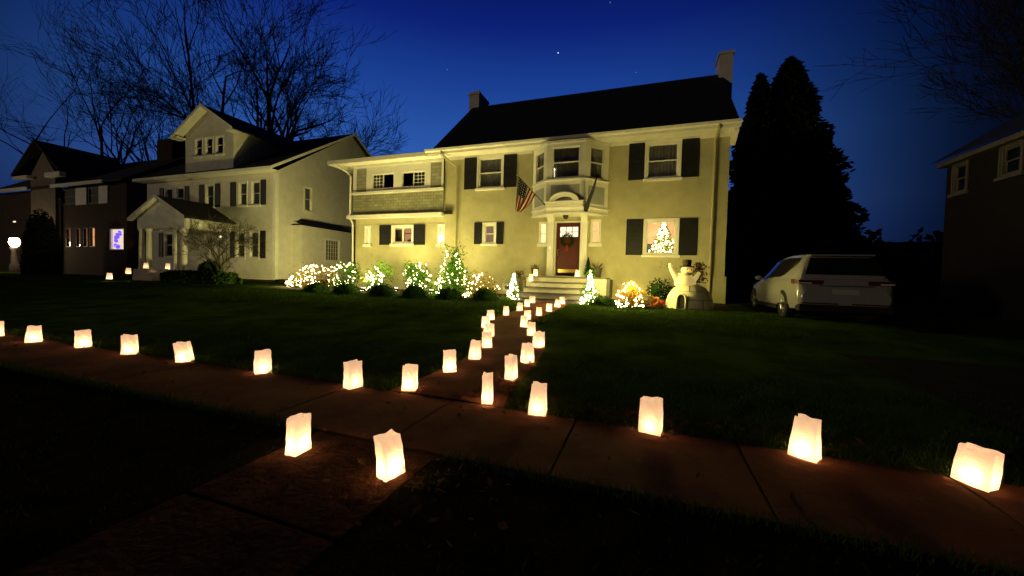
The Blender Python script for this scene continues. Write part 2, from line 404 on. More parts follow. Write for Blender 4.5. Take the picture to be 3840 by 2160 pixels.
for cxx,cyy,n,sx,sy in [(-.9,3.62,60,.45,.10),(.1,3.66,260,.42,.09),(-.05,3.60,40,.3,.05),(-2.3,3.9,40,.5,.2),(-1.3,3.75,70,.25,.2),(-1.0,2.0,50,.4,.25),(-1.9,1.8,25,.5,.3),(-5.5,12.3,140,.7,.3),(-.3,12.0,130,.7,.25),(1.2,3.6,30,.5,.1),(-1.2,4.6,40,.2,.5),(-9.5,12.6,60,1.6,.4)]:
    for _ in range(n): litter(rng.normal(cxx,sx),rng.normal(cyy,sy),rng.uniform(.014,.045))
for _ in range(160): litter(rng.uniform(-12,5),rng.uniform(2.4,3.5),rng.uniform(.012,.035))
for _ in range(420):
    x_,y_=rng.uniform(-12,3),rng.uniform(3.6,12)
    if not onp(x_,y_): litter(x_,y_,rng.uniform(.015,.04))
tag(mb.build('fallen_leaves', M['lf_brown']), kind='stuff')

# ------------------------------------------------------------------ building helpers
def wall(mb, fr, u0,u1,v0,v1, holes, th=.15, mi=0):
    us = sorted({u0,u1,*[h[0] for h in holes],*[h[1] for h in holes]}); vs = sorted({v0,v1,*[h[2] for h in holes],*[h[3] for h in holes]})
    for a,b in zip(us[:-1],us[1:]):
        for c,d_ in zip(vs[:-1],vs[1:]):
            mu,mv=(a+b)/2,(c+d_)/2
            if any(h[0]<mu<h[1] and h[2]<mv<h[3] for h in holes): continue
            mb.fquad(fr,[(a,c,0),(b,c,0),(b,d_,0),(a,d_,0)],mi)
    for a,b,c,d_ in holes:
        for p,q in (((a,c),(b,c)),((b,c),(b,d_)),((b,d_),(a,d_)),((a,d_),(a,c))):
            mb.fquad(fr,[(p[0],p[1],0),(q[0],q[1],0),(q[0],q[1],-th),(p[0],p[1],-th)],mi)
def window(parent, fr, u0,u1,v0,v1, style='double', back='curtain', sill=.05, case=.06, mat='white', glass='glass', cols=0, rows=0, backmat=None, label=None, depth=.13, t=.05, k=.035):
    """a framed window set in its opening: frame > sash, pane, sill, curtain"""
    mb=MB()
    # casing on the wall, proud, plus the jamb ring inside the opening
    for a,b,c,d_ in ((u0-case,u0,v0,v1),(u1,u1+case,v0,v1),(u0-case,u1+case,v1,v1+case*1.15)):
        if case>0: mb.fbox(fr,a,b,c,d_,-.004,.028)
    for a,b,c,d_ in ((u0,u0+t,v0,v1),(u1-t,u1,v0,v1),(u0+t,u1-t,v1-t,v1),(u0+t,u1-t,v0,v0+t)):
        mb.fbox(fr,a+.001,b-.001,c+.001,d_-.001,-depth,.006)
    wn=mb.build('window',M[mat],parent)
    if label: wn['label']=label
    a,b,c,d_=u0+t,u1-t,v0+t,v1-t
    mb=MB()
    def ring(a,b,c,d_,w0,w1):
        for p in ((a,a+k,c,d_),(b-k,b,c,d_),(a+k,b-k,d_-k,d_),(a+k,b-k,c,c+k)): mb.fbox(fr,*p,w0,w1)
    def muntins(a,b,c,d_,nc,nr,w0,w1,q=.011):
        for i in range(1,nc): x=a+(b-a)*i/nc; mb.fbox(fr,x-q,x+q,c,d_,w0,w1)
        for i in range(1,nr): x=c+(d_-c)*i/nr; mb.fbox(fr,a,b,x-q,x+q,w0+.001,w1-.001)
    m_=(c+d_)/2
    if style=='double':
        ring(a,b,m_-.02,d_,-.06,-.03); ring(a,b,c,m_+.02,-.095,-.066)
        if cols: muntins(a+k,b-k,m_+.02,d_-k,cols,rows,-.055,-.035)
    elif style=='casement':
        h=(a+b)/2; ring(a,h-.004,c,d_,-.07,-.03); ring(h+.004,b,c,d_,-.07,-.03)
    elif style=='slider':
        h=(a+b)/2; ring(a,h+.02,c,d_,-.06,-.03); ring(h-.02,b,c,d_,-.095,-.066)
    elif style=='grid':
        ring(a,b,c,d_,-.07,-.03); muntins(a+k,b-k,c+k,d_-k,cols,rows,-.065,-.035)
    else: ring(a,b,c,d_,-.07,-.03)
    if style=='slider' and cols:
        h=(a+b)/2
        if cols>0: muntins(a+k,h-k,c+k,d_-k,cols,rows,-.055,-.04)
        else: muntins(h+k,b-k,c+k,d_-k,-cols,rows,-.088,-.07)
    mb.build('sash',M[mat],wn)
    MB().fquad(fr,[(a,c,-.075),(b,c,-.075),(b,d_,-.075),(a,d_,-.075)]).build('pane',M[glass],wn)
    if sill:
        MB().fbox(fr,u0-case-.05,u1+case+.05,v0-sill-.05,v0-.012,-.003,.075).build('sill',M[mat],wn,bevel=.006)
    if back=='curtain':
        mb=MB(); n=int((b-a)/.035)
        top=d_; 
        pts=[(a+(b-a)*i/n, -.125+.018*math.sin(i*1.9)+.010*math.sin(i*.7+a)) for i in range(n+1)]
        for p,q in zip(pts[:-1],pts[1:]): mb.fquad(fr,[(p[0],c,p[1]),(q[0],c,q[1]),(q[0],top,q[1]),(p[0],top,p[1])])
        mb.build('curtain',M[backmat or 'curtain'],wn,smooth=True)
    elif back=='shade':
        MB().fquad(fr,[(a-.03,c-.03,-.16),(b+.03,c-.03,-.16),(b+.03,d_+.03,-.16),(a-.03,d_+.03,-.16)]).build('blind',M[backmat],wn)
    return wn
def shutters(parent, fr, pairs, v0,v1, mat='shutter', slat=True):
    for a,b in pairs:
        mb=MB(); mb.fbox(fr,a,b,v0,v1,.002,.03)
        e=.055
        for p in ((a,a+e,v0,v1),(b-e,b,v0,v1),(a+e,b-e,v1-e,v1),(a+e,b-e,v0,v0+e),(a+e,b-e,(v0+v1)/2-e/2,(v0+v1)/2+e/2)): mb.fbox(fr,*p,.031,.045)
        z=v0+e+.02
        while slat and z<v1-e-.04:
            if abs(z-(v0+v1)/2)>.06: mb.fprism(fr,[(a+e,z),(b-e,z),(b-e,z+.028),(a+e,z+.028)],.031,.039)
            z+=.045
        mb.build('shutter',M[mat],parent)

# ------------------------------------------------------------------ the main house
YF=14.7
FR=(V(0,YF,0),V(1,0,0),V(0,-1,0))
house=thing('main_house','lit beige stucco house with white bay window above its red front door','house',(-5,18,.5))
holes=dict(ul=(-6.80,-5.71,5.0,6.27),ur=(-.10,1.0,5.0,6.27),lr=(-.06,1.02,2.25,3.49),lm=(-6.48,-5.97,2.68,3.49),
           dl=(-4.03,-3.77,2.68,3.48),dr=(-1.99,-1.69,2.68,3.52),door=(-3.37,-2.42,1.50,3.48),b1=(-5.55,-4.95,.72,1.02),b2=(.10,.70,.72,1.02))
mb=MB()
wall(mb,FR,-8.4,2.57,1.51,6.44,[holes[k] for k in ('ul','ur','lr','lm','dl','dr')]+[(-3.37,-2.42,1.511,3.48)])
FRf=(V(0,YF-.05,0),V(1,0,0),V(0,-1,0))
wall(mb,FRf,-8.4,2.62,.3,1.51,[holes['b1'],holes['b2'],(-3.37,-2.42,1.40,1.509)])
mb.fquad(FR,[(-8.4,1.51,.05),(2.62,1.51,.05),(2.62,1.511,0),(-8.4,1.511,0)])
# right gable end wall, left gable end wall and the back
for X,s in ((2.57,1),(-8.4,-1)):
    fr=(V(X,YF,0),V(0,1,0),V(s,0,0))
    mb.fquad(fr,[(0,.3,0),(6.9,.3,0),(6.9,6.44,0),(3.4,9.92,0),(0,6.44,0)])
mb.fquad((V(0,21.6,0),V(1,0,0),V(0,1,0)),[(-8.4,.3,0),(2.57,.3,0),(2.57,6.44,0),(-8.4,6.44,0)])
mb.fbox((V(2.57,YF-.05,0),V(0,1,0),V(1,0,0)),.001,6.9,.3,1.51,0,.05)
mb.build('wall',M['stucco'],house)
# roof
mb=MB(); th=.14
for y0,y1,z0,z1 in ((14.17,18.1,6.60,10.07),(22.03,18.1,6.60,10.07)):
    a=[(-8.78,y0,z0),(2.74,y0,z0),(2.74,y1,z1),(-8.78,y1,z1)]; b=[(x,y,z-th) for x,y,z in a]
    mb.add(a+b,[(0,1,2,3),(7,6,5,4),(0,4,5,1),(1,5,6,2),(2,6,7,3),(3,7,4,0)])
roof=mb.build('roof',M['roof'],house)
mb=MB()
for x0,x1 in ((-8.98,-8.42),(2.585,3.08)):
    c=MB(); zt=10.80; y0,y1=(18.05,19.25) if x0<0 else (17.75,18.65)
    c.box(x0,x1,y0,y1,.4,zt-.12); c.box(x0-.05,x1+.05,y0-.05,y1+.05,zt-.12,zt)
    if x0<0: c.box(x0+.12,x1-.12,y0+.25,y0+.6,zt,zt+.22)
    c.build('chimney',M['chimney'],roof)
# soffit, fascia and gutter
mb=MB(); mb.box(-8.95,2.74,14.20,14.699,6.40,6.44); mb.build('soffit',M['white'],house)
mb=MB(); mb.box(-9.05,2.78,14.15,14.20,6.41,6.59); mb.build('fascia',M['white'],house)
mb=MB(); mb.fprism((V(-9.05,0,0),V(0,1,0),V(1,0,0)),[(14.148,6.50),(14.148,6.61),(14.04,6.61),(14.05,6.53),(14.09,6.50)],0,11.83); mb.build('gutter',M['white'],house)
mb=MB(); mb.fprism((V(2.571,0,0),V(0,1,0),V(1,0,0)),[(14.21,6.40),(14.9,6.40),(14.9,6.05),(14.75,5.98),(14.21,6.3)],0,.16); mb.build('cornice_return',M['white'],house)
for a,b in ((-8.38,-4.45),(-1.38,2.56)): MB().fbox(FR,a,b,6.28,6.398,.001,.03).build('frieze',M['white'],house)
def pipe(pts,par,mat='stucco',r=.045): MB().tube(pts,r,8).build('downspout',M[mat],par)
pipe([(-8.25,14.1,6.5),(-8.25,14.1,6.38),(-7.82,14.62,5.95),(-7.78,14.62,5.7),(-7.76,14.62,.6)],house)
pipe([(2.13,14.1,6.5),(2.13,14.1,6.40),(2.11,14.60,6.2),(2.09,14.60,.6)],house)
MB().fbox(FR,-8.32,-7.98,3.95,4.08,.001,.16).build('wall_light',M['dark'],house)
# windows
for k,cl in (('ul','curtain'),('ur','curtain')):
    h=holes[k]; wn=window(house,FR,*h,'double','curtain')
h=holes['lr']; treewin=window(house,FR,*h,'double','none')
h=holes['lm']; window(house,FR,*h,'double','shade',backmat='peachdim')
for k,m in (('dl','lit_yel'),('dr','lit_pch')):
    h=holes[k]; window(house,FR,*h,'double','shade',backmat=m,sill=.09,t=.022,k=.012,case=.045)
for p in ('b1','b2'):
    h=holes[p]; w_=window(house,FRf,*h,'plain','none',sill=0,case=.0,glass='glassd')
    MB().fbox(FRf,h[0]-.12,h[1]+.12,h[3]+.01,h[3]+.09,-.003,.03).build('lintel',M['stepstone'],w_)
shutters(house,FR,[(-7.44,-6.87),(-5.64,-5.08),(-.72,-.17),(1.07,1.62)],4.98,6.31)
shutters(house,FR,[(-.72,-.13),(1.09,1.66)],2.23,3.54)
shutters(house,FR,[(-6.91,-6.555),(-5.90,-5.59)],2.65,3.555)
# the living room seen through the picture window
mb=MB(); x0,x1,y0,y1,z0,z1=-1.3,2.4,14.86,17.6,1.52,4.0
mb.add([(x0,y1,z0),(x1,y1,z0),(x1,y1,z1),(x0,y1,z1),(x0,y0,z0),(x1,y0,z0),(x1,y0,z1),(x0,y0,z1)],[(0,1,2,3),(4,5,1,0),(7,6,2,3),(4,0,3,7),(5,1,2,6)])
mb.build('living_room',M['interior'],house)
MB().box(-.12,.22,17.50,17.59,2.3,2.9).build('picture_frame',M['dark'],house)
# front door
door=MB()
FD=(V(0,YF+.10,0),V(1,0,0),V(0,-1,0))
wall(door,FD,-3.36,-2.43,1.50,3.47,[(-3.24,-2.52,2.93,3.33)],.04)
for a,b,c,e in ((-3.24,-2.93,1.86,2.82),(-2.87,-2.54,1.86,2.82)):
    door.fbox(FD,a,b,c,e,.001,.012); door.fbox(FD,a+.05,b-.05,c+.05,e-.05,.012,.022)
door=door.build('front_door',M['reddoor'],house)
mb=MB()
for i in range(3):
    for j in range(2):
        mb.fquad(FD,[(-3.235+i*.24,2.94+j*.20,-.03),(-3.01+i*.24,2.94+j*.20,-.03),(-3.01+i*.24,3.125+j*.20,-.03),(-3.235+i*.24,3.125+j*.20,-.03)])
mb.build('door_window',M['lit_whi'],door)
mb=MB()
for i in range(1,3): mb.fbox(FD,-3.24+i*.24-.012,-3.24+i*.24+.012,2.93,3.33,-.028,-.002)
mb.fbox(FD,-3.24,-2.52,3.12,3.14,-.027,-.004); mb.build('door_muntin',M['reddoor'],door)
MB().fbox(FD,-3.28,-2.52,1.53,1.66,.001,.010).build('kick_plate',M['brass'],door,bevel=.004)
mb=MB(); mb.tube([V(-3.29,YF+.09,2.45),V(-3.29,YF+.03,2.45),V(-3.29,YF+.03,2.2),V(-3.29,YF+.09,2.2)],.012,8); mb.build('handle',M['brass'],door,smooth=True)
mb=MB(); mb.fbox(FR,-3.42,-3.371,1.40,3.53,-.10,.06); mb.fbox(FR,-2.419,-2.37,1.40,3.53,-.10,.06); mb.fbox(FR,-3.371,-2.419,3.481,3.53,-.10,.06); mb.build('door_frame',M['white'],house)
for s,(a,b) in ((-1,(-3.67,-3.43)),(1,(-2.37,-2.13))):
    mb=MB(); mb.fbox(FR,a,b,1.40,3.50,.002,.20); mb.fbox(FR,a+.05,b-.05,1.62,3.38,.20,.206); mb.fbox(FR,a-.02,b+.02,1.37,1.55,.001,.225); mb.fbox(FR,a-.02,b+.02,3.44,3.50,.001,.235)
    mb.build('pilaster',M['white'],house)
    mb=MB(); a2,b2=(a-.16,b) if s<0 else (a,b+.16)
    prof=[(0,3.50),(.24,3.50),(.30,3.60),(.50,3.66),(.62,3.715),(0,3.715)]
    mb.fprism((V(a,YF,0),V(0,-1,0),V(1,0,0)),prof,0,b-a); mb.fbox(FR,a-.05,b+.05,3.69,3.72,.001,.66)
    mb.build('bracket',M['white'],house)
mb=MB(); mb.lathe([(.0,3.70),(.10,3.70),(.11,3.66),(.085,3.60),(.06,3.56),(0,3.55)],16,(-2.93,14.3,0)); mb.build('porch_lamp',M['dark'],house,smooth=True)
MB().fbox(FR,-3.575,-3.535,2.44,2.53,.206,.225).build('doorbell',M['candlew'],house)
# bay window over the door
P=[(-4.38,14.7),(-3.615,13.9),(-2.195,13.9),(-1.43,14.7)]
bay=MB(); facets=[]
for (ax,ay),(bx_,by) in zip(P[:-1],P[1:]):
    a=V(ax,ay,0); b=V(bx_,by,0); L=np.linalg.norm(b-a); U=(b-a)/L; Nn=V(U[1],-U[0],0); facets.append(((a,U,Nn),L))
for i,(fr,L) in enumerate(facets):
    m=.16 if i==1 else .20
    wall(bay,fr,0,L,3.72,6.40,[(m,L-m,4.99,6.20)],.12)
bay.add([(x,y,3.72) for x,y in P],[(3,2,1,0)])
bay=bay.build('bay_window',M['white'],house)
for i,(fr,L) in enumerate(facets):
    m=.16 if i==1 else .20
    window(bay,fr,m,L-m,4.99,6.20,'double','curtain',sill=0,case=0.0,backmat='curtaind',depth=.10)
mb=MB()
for z,pr,h in ((4.92,.06,.055),(3.90,.05,.045),(3.70,.03,.05),(6.30,.03,.09)):
    poly=[]
    cxm=-2.905
    off=[(cxm+(x-cxm)*(1+pr/1.6), 14.698 if k in (0,3) else y-pr) for k,(x,y) in enumerate(P)]
    mb.prism(off,z,z+h)
mb.build('moulding',M['white'],bay)
mb=MB()
for i,(fr,L) in enumerate(facets):
    m=.17
    if i==1: mb.fquad(fr,[(m,4.22,.004),(L-m,4.22,.004),(L-m,4.76,.004),(m,4.76,.004)])
    else: mb.fquad(fr,[(m,4.07,.004),(L-m,4.07,.004),(L-m,4.72,.004),(m,4.72,.004)])
mb.build('panel',M['bluegrey'],bay)
# arched pediment on the front of the bay
fr,L=facets[1]; cxu=L/2
def arch(r0,r1,zc,sq,w0,w1,mb,n=18):
    for i in range(n):
        a0,a1=math.pi*i/n,math.pi*(i+1)/n
        q=[(cxu-r*math.cos(a),zc+r*math.sin(a)*sq) for r,a in ((r0,a0),(r1,a0),(r1,a1),(r0,a1))]
        mb.fprism(fr,q,w0,w1)
mb=MB(); arch(.34,.50,4.10,.62,.006,.20,mb); arch(.50,.56,4.10,.62,.006,.24,mb)
mb.fbox(fr,.02,L-.02,3.96,4.10,.004,.18); mb.fbox(fr,-.01,L+.01,4.085,4.13,.005,.215)
mb.build('pediment',M['white'],bay)
mb=MB(); arch(0,.339,4.10,.62,.005,.05,mb); mb.build('pediment_panel',M['bluegrey'],bay)
# front steps: convex treads fanning out below the landing
steps=MB(); nos=MB()
def tread(x0,x1,yb,yfr,bul,n=14):
    return [(x0,yb),(x0,yfr+bul*.55)]+[(x0+(x1-x0)*i/n, yfr+bul*(2*i/n-1)**2) for i in range(1,n)]+[(x1,yfr+bul*.55),(x1,yb)]
for (x0,x1,yf_,b,zt,zb) in ((-4.10,-1.24,13.25,.0,1.36,.40),(-3.85,-1.75,12.93,.12,1.17,.40),(-4.03,-1.60,12.62,.16,.985,.40),(-4.20,-1.45,12.32,.2,.80,.40),(-4.36,-1.3,12.02,.24,.62,.38)):
    pl=tread(x0,x1,14.64,yf_+.02,b)
    steps.prism(pl,zb,zt-.045)
    nos.prism(tread(x0-.0,x1+.0,14.645,yf_-.02,b),zt-.045,zt)
st=steps.build('front_steps',M['stepstone'],house); nos.build('tread',M['nosing'],st)
MB().box(-1.238,-1.14,13.3,14.64,.4,1.30).build('landing_wall',M['nosing'],house)
# ---- wing
mb=MB()
FW=(V(0,YF+.02,0),V(1,0,0),V(0,-1,0))
wh=[(-12.60,-12.36,2.68,3.48),(-11.08,-10.0,2.70,3.48),(-8.64,-8.38-.03,2.68,3.48)]
wall(mb,FW,-13.2,-8.401,.3,3.86,wh)
mb.fbox((V(-13.2,YF+.02,0),V(0,1,0),V(-1,0,0)),0.001,5,.3,3.86,-.1,0)
mb.fbox(FW,-13.2,-8.401,.3,1.51,.001,.05)
wing=mb.build('wing_wall',M['stucco'],house)
FU=(V(0,YF-.09,0),V(1,0,0),V(0,-1,0))
mb=MB(); mb.fbox(FU,-13.28,-8.41,4.02,5.02,-.3,0); mb.fbox((V(-13.28,YF-.09,0),V(0,1,0),V(-1,0,0)),.001,5,4.02,6.37,-.1,0); mb.box(-13.25,-8.42,19.3,19.45,.4,6.72); mb.fprism((V(-13.2,YF,0),V(0,1,0),V(-1,0,0)),[(0,6.30),(4.9,6.30),(4.9,6.73),(0,6.535)],0,.07); mb.box(-13.2,-8.41,15.2,19.4,3.90,3.98); mb.build('wing_shingles',M['shingle'],house)
mb=MB()
uw=[(-12.24,-10.95,5.19,5.95),(-10.60,-9.31,5.19,5.95)]
wall(mb,FU,-13.28,-8.41,5.02,6.36,uw,.12)
mb.fbox(FU,-13.33,-8.40,4.99,5.11,.001,.07); mb.fbox(FU,-13.55,-8.40,3.86,4.02,-.1,.13); mb.fbox(FU,-13.31,-8.41,6.26,6.36,.001,.05)
mb.build('wing_trim',M['white'],house)
for a,b in ((-13.07,-12.52),(-9.05,-8.52)): MB().fbox(FU,a,b,5.13,6.20,.001,.012).build('wing_panel',M['panel'],house)
window(house,FU,*uw[0],'slider','none',sill=0,case=0,cols=3,rows=4,glass='glassd'); window(house,FU,*uw[1],'slider','none',sill=0,case=0,cols=-3,rows=4,glass='glassd')
window(house,FW,*wh[0],'double','shade',sill=.09,backmat='lit_yel',t=.03,k=.015)
window(house,FW,*wh[2],'double','shade',sill=.09,backmat='lit_whi',t=.03,k=.015)
kw=window(house,FW,*wh[1],'casement','none',sill=.09)
mb=MB(); mb.fquad(FW,[(-11.7,2.6,-.7),(-9.9,2.6,-.7),(-9.9,3.6,-.7),(-11.7,3.6,-.7)]); mb.build('lit_room',M['lit_room'],kw)
mb=MB(); mb.fbox(FW,-11.6,-10.88,2.62,3.4,-.68,-.5); mb.fbox(FW,-10.62,-10.45,2.70,2.93,-.65,-.5); mb.fbox(FW,-10.86,-10.2,3.20,3.23,-.66,-.5); mb.build('cupboard',M['curtaind'],kw)
shutters(house,FW,[(-11.79,-11.15),(-9.93,-9.34)],2.63,3.54)
mb=MB()
a=[(-14.35,14.16,6.52),(-8.41,14.16,6.52),(-8.41,19.8,6.75),(-14.35,19.8,6.75)]; b=[(x,y,z+.05) for x,y,z in a]
mb.add(a+b,[(3,2,1,0),(4,5,6,7),(0,1,5,4),(1,2,6,5),(2,3,7,6),(3,0,4,7)]); mb.build('wing_roof',M['roof'],house)
mb=MB(); mb.box(-14.30,-8.42,14.20,14.70,6.365,6.40); mb.box(-14.30,-13.28,14.70,19.6,6.365,6.40); mb.build('wing_soffit',M['white'],house)
mb=MB(); mb.box(-14.38,-9.06,14.12,14.20,6.37,6.55); mb.box(-14.38,-14.30,14.20,19.7,6.37,6.55); mb.build('wing_fascia',M['white'],house)
pipe([(-14.0,14.13,6.4),(-13.6,14.5,6.1),(-13.40,14.55,5.9),(-13.40,14.55,3.95),(-13.27,14.60,3.6),(-13.24,14.62,.6)],house,'white')
MB().box(-13.2,2.5,15.2,21.5,.3,.35).build('ground_floor',M['interior'],house)

# lamp in the narrow window of the wing
t=thing('table_lamp','glowing white lamp in the narrow window right of the black shutters','lamp',(-8.50,14.86,2.70))
MB().lathe([(0,0),(.05,0),(.05,.02),(.012,.03),(.012,.10)],10,(-8.5,14.66,2.64)).build('base',M['brass'],t,smooth=True)
MB().ball((-8.51,14.66,2.92),(.085,.06,.12),12,8).build('lamp_shade',M['lamp'],t,smooth=True)
t.location=(-8.5,14.66,2.64)
for c in t.children: c.location=Vector((0,0,0)); c.data.transform(Matrix.Translation((0,.20,.06)))

# window candles
for x,lab in ((facets[1][0][0][0]+.26,'slim lit window candle at left edge of the bay front pane'),(-1.60,'slim lit window candle in the right facet of the bay')):
    y=14.02 if x<-3 else 14.62
    t=thing('window_candle',lab,'candle',(x,y,5.05),group='electric candles in the bay window')
    MB().tube([(x,y,5.06),(x,y,5.36)],.022,8).build('tube',M['candlew'],t,smooth=True)
    MB().tube([(x,y,5.36),(x,y,5.39),(x,y,5.43)],[.012,.018,.004],8).build('bulb',M['lamp'],t,smooth=True)

# wreath on the door
t=thing('wreath','dark green wreath hanging over the small panes of the red door','wreath',(-2.93,14.72,2.85))
mb=MB()
for i in range(900):
    a=rng.uniform(0,6.283); r=.21+rng.normal(0,.035); c=V(-2.93+r*math.cos(a),14.75+rng.normal(0,.025),2.80+r*math.sin(a))
    u=rng.normal(0,1,3); u/=np.linalg.norm(u); v=np.cross(u,rng.normal(0,1,3)); v/=np.linalg.norm(v); s=.035
    mb.add([c-u*s,c+v*s*.35,c+u*s,c-v*s*.35],[(0,1,2,3)])
mb.build('greenery',M['lf_dark'],t)
mb=MB(); mb.ball((-2.93,14.70,2.58),(.05,.03,.04),8,6); mb.add([(-2.95,14.70,2.57),(-2.91,14.70,2.57),(-2.88,14.71,2.36),(-2.93,14.71,2.38)],[(0,1,2,3)]); mb.add([(-2.96,14.70,2.57),(-2.93,14.70,2.57),(-2.96,14.71,2.38),(-3.0,14.71,2.36)],[(0,1,2,3)]); mb.build('bow',M['red'],t)
# ------------------------------------------------------------------ flags
def uvmat_flag():
    k=NT('flag_cloth'); b=k.n('ShaderNodeBsdfDiffuse'); tl=k.n('ShaderNodeBsdfTranslucent'); mxs=k.n('ShaderNodeMixShader'); mxs.inputs[0].default_value=.3
    uv=k.n('ShaderNodeUVMap'); s=k.n('ShaderNodeSeparateXYZ'); k.l(uv.outputs[0],s.inputs[0])
    def mth(op,a,bv): 
        m=k.n('ShaderNodeMath',operation=op)
        for i,x in enumerate((a,bv)):
            if hasattr(x,'links'): k.l(x,m.inputs[i])
            else: m.inputs[i].default_value=x
        return m.outputs[0]
    st=mth('GREATER_THAN',mth('MODULO',mth('MULTIPLY',s.outputs[1],13),2),1)      # stripes across the hoist
    c1=k.n('ShaderNodeMix',data_type='RGBA'); c1.inputs[6].default_value=(.22,.012,.012,1); c1.inputs[7].default_value=(.62,.52,.42,1); k.l(st,c1.inputs[0])
    can=mth('MULTIPLY',mth('LESS_THAN',s.outputs[1],7/13),mth('LESS_THAN',s.outputs[0],.40))
    # stars: staggered grid of small dots
    fx=mth('SUBTRACT',mth('FRACT',mth('MULTIPLY',s.outputs[0],15),0),.5); fy=mth('SUBTRACT',mth('FRACT',mth('MULTIPLY',s.outputs[1],9.3),0),.5)
    rr=mth('ADD',mth('MULTIPLY',fx,fx),mth('MULTIPLY',fy,fy)); dot=mth('LESS_THAN',rr,.045)
    c2=k.n('ShaderNodeMix',data_type='RGBA'); c2.inputs[6].default_value=(.012,.014,.035,1); c2.inputs[7].default_value=(.45,.42,.36,1); k.l(dot,c2.inputs[0])
    c3=k.n('ShaderNodeMix',data_type='RGBA'); k.l(can,c3.inputs[0]); k.l(c1.outputs[2],c3.inputs[6]); k.l(c2.outputs[2],c3.inputs[7])
    for x in (b,tl): k.l(c3.outputs[2],x.inputs[0])
    k.l(b.outputs[0],mxs.inputs[1]); k.l(tl.outputs[0],mxs.inputs[2]); k.l(mxs.outputs[0],k.out.inputs[0]); return k.mat
base=V(-3.62,13.86,4.02); tip=V(-4.50,13.05,4.99)
t=thing('flag','striped flag with dark starred corner hanging from an angled pole','flag',tuple(base))
MB().tube([base,tip],.014,8).build('flag_pole',M['dark'],t,smooth=True)
MB().ball(tip,.03,8,6).build('finial',M['brass'],t,smooth=True)
MB().tube([base+V(0,.05,-.03),base,base+(tip-base)*.06],.024,8).build('pole_socket',M['dark'],t)
mb=MB(); mb.uv=[]; ns,nf=27,30
p0=base+(tip-base)*.94; p1=base+(tip-base)*.36
for i in range(nf+1):
    tt=i/nf
    for j in range(ns+1):
        s=j/ns
        hp=p0+(p1-p0)*s
        L=1.22-.34*s*0
        cen=p0+(p1-p0)*.25
        end=V(p0[0]-.08+.16*s, p0[1]+.05+.1*s, p0[2]-1.22-.02*s)
        q=hp*(1-tt)+end*tt+V(-.12*math.sin(tt*2.4)*(1-s)*.5,0,-.10*math.sin(math.pi*tt))
        q=q+V(.0,.055*math.sin(s*15+tt*2)*min(1,tt*2.2),0)+V(.02*math.sin(s*15)*tt,0,0)
        mb.v.append(tuple(q)); mb.uv.append((tt,s))
for i in range(nf):
    for j in range(ns): mb.f.append((i*(ns+1)+j,i*(ns+1)+j+1,(i+1)*(ns+1)+j+1,(i+1)*(ns+1)+j)); mb.m.append(0)
mb.build('flag_cloth',uvmat_flag(),t,smooth=True)
base=V(-2.10,13.86,3.86); tip=V(-1.60,13.05,4.86)
t=thing('furled_flag','dark banner rolled tight round its pole, right of the arched pediment','flag',tuple(base))
MB().tube([base,tip],.014,8).build('flag_pole',M['dark'],t,smooth=True)
mb=MB(); mb.tube([base+(tip-base)*k+V(-.01*math.sin(9*k),-.03,-.05*(1-k)) for k in (-.04,.05,.2,.4,.6,.8,.93)],[.075,.085,.07,.06,.05,.035,.02],9); mb.build('rolled_cloth',M['shutter'],t,smooth=True)
MB().tube([base+V(0,.05,-.03),base],.024,8).build('pole_socket',M['dark'],t)

# ------------------------------------------------------------------ shrubs and string lights
def shape_pt(shape,w,h,surf_bias=0):
    """random point in a plant crown: base at z=0"""
    while True:
        u=rng.uniform(-1,1,3)
        if shape=='cone':
            z=rng.random()**1.35; r=(1-z)*.96+.04; q=u[:2]
            if np.hypot(*q)>1: continue
            if surf_bias and np.hypot(*q)<surf_bias: continue
            return V(q[0]*r*w/2,q[1]*r*w/2,z*h)
        n=np.linalg.norm(u)
        if n>1 or (surf_bias and n<surf_bias): continue
        if shape=='ball': return V(u[0]*w/2,u[1]*w/2,h*.52+u[2]*h*.5)
        if shape=='column': return V(u[0]*w/2,u[1]*w/2,h*.5+(abs(u[2])**.7*np.sign(u[2]))*h*.5)
        if shape=='dome': return V(u[0]*w/2,u[1]*w/2,abs(u[2])*h)
def leaf(mb,c,u,s,asp):
    u=u/np.linalg.norm(u); v=np.cross(u,rng.normal(0,1,3)); v/=np.linalg.norm(v)+1e-9
    mb.add([c-u*s,c+v*s*asp,c+u*s,c-v*s*asp],[(0,1,2,3)])
def shrub(name,label,x,y,w,h,shape,mat,n,s,asp=.45,group=None,lumps=7,sx=1,stems=True,cat='shrub'):
    z=tz(y); t=thing(name,label,cat,(x,y,z),group=group); mb=MB()
    L=[shape_pt(shape,w,h,.5) for _ in range(lumps)]
    for i in range(n):
        c=shape_pt(shape,w,h)
        if lumps and rng.random()<.6:
            k=L[rng.integers(lumps)]; c=k+rng.normal(0,.13*w,3); c[2]=max(.03,c[2])
        c=c*V(sx,1,1)
        leaf(mb,V(x,y,z)+c,rng.normal(0,1,3)+V(c[0],c[1],.25*h)/w,s*rng.uniform(.6,1.4),asp)
    mb.build('foliage',M[mat],t)
    if stems:
        mb=MB()
        for i in range(9):
            e=shape_pt(shape,w,h,.4)*.85; m_=e*V(.35,.35,.5)
            mb.tube([V(x,y,z-.02)+rng.normal(0,.03,3)*V(1,1,0),V(x,y,z)+m_,V(x,y,z)+e],[.014,.010,.004],5)
        mb.build('stem',M['twig'],t)
    return t
def bulbs_mesh(mat,r):
    b=MB().ball((0,0,0),r,8,5); me=bpy.data.meshes.new('bulb'); me.from_pydata(b.v,[],b.f); me.materials.append(mat)
    me.polygons.foreach_set('use_smooth',[True]*len(me.polygons)); return me
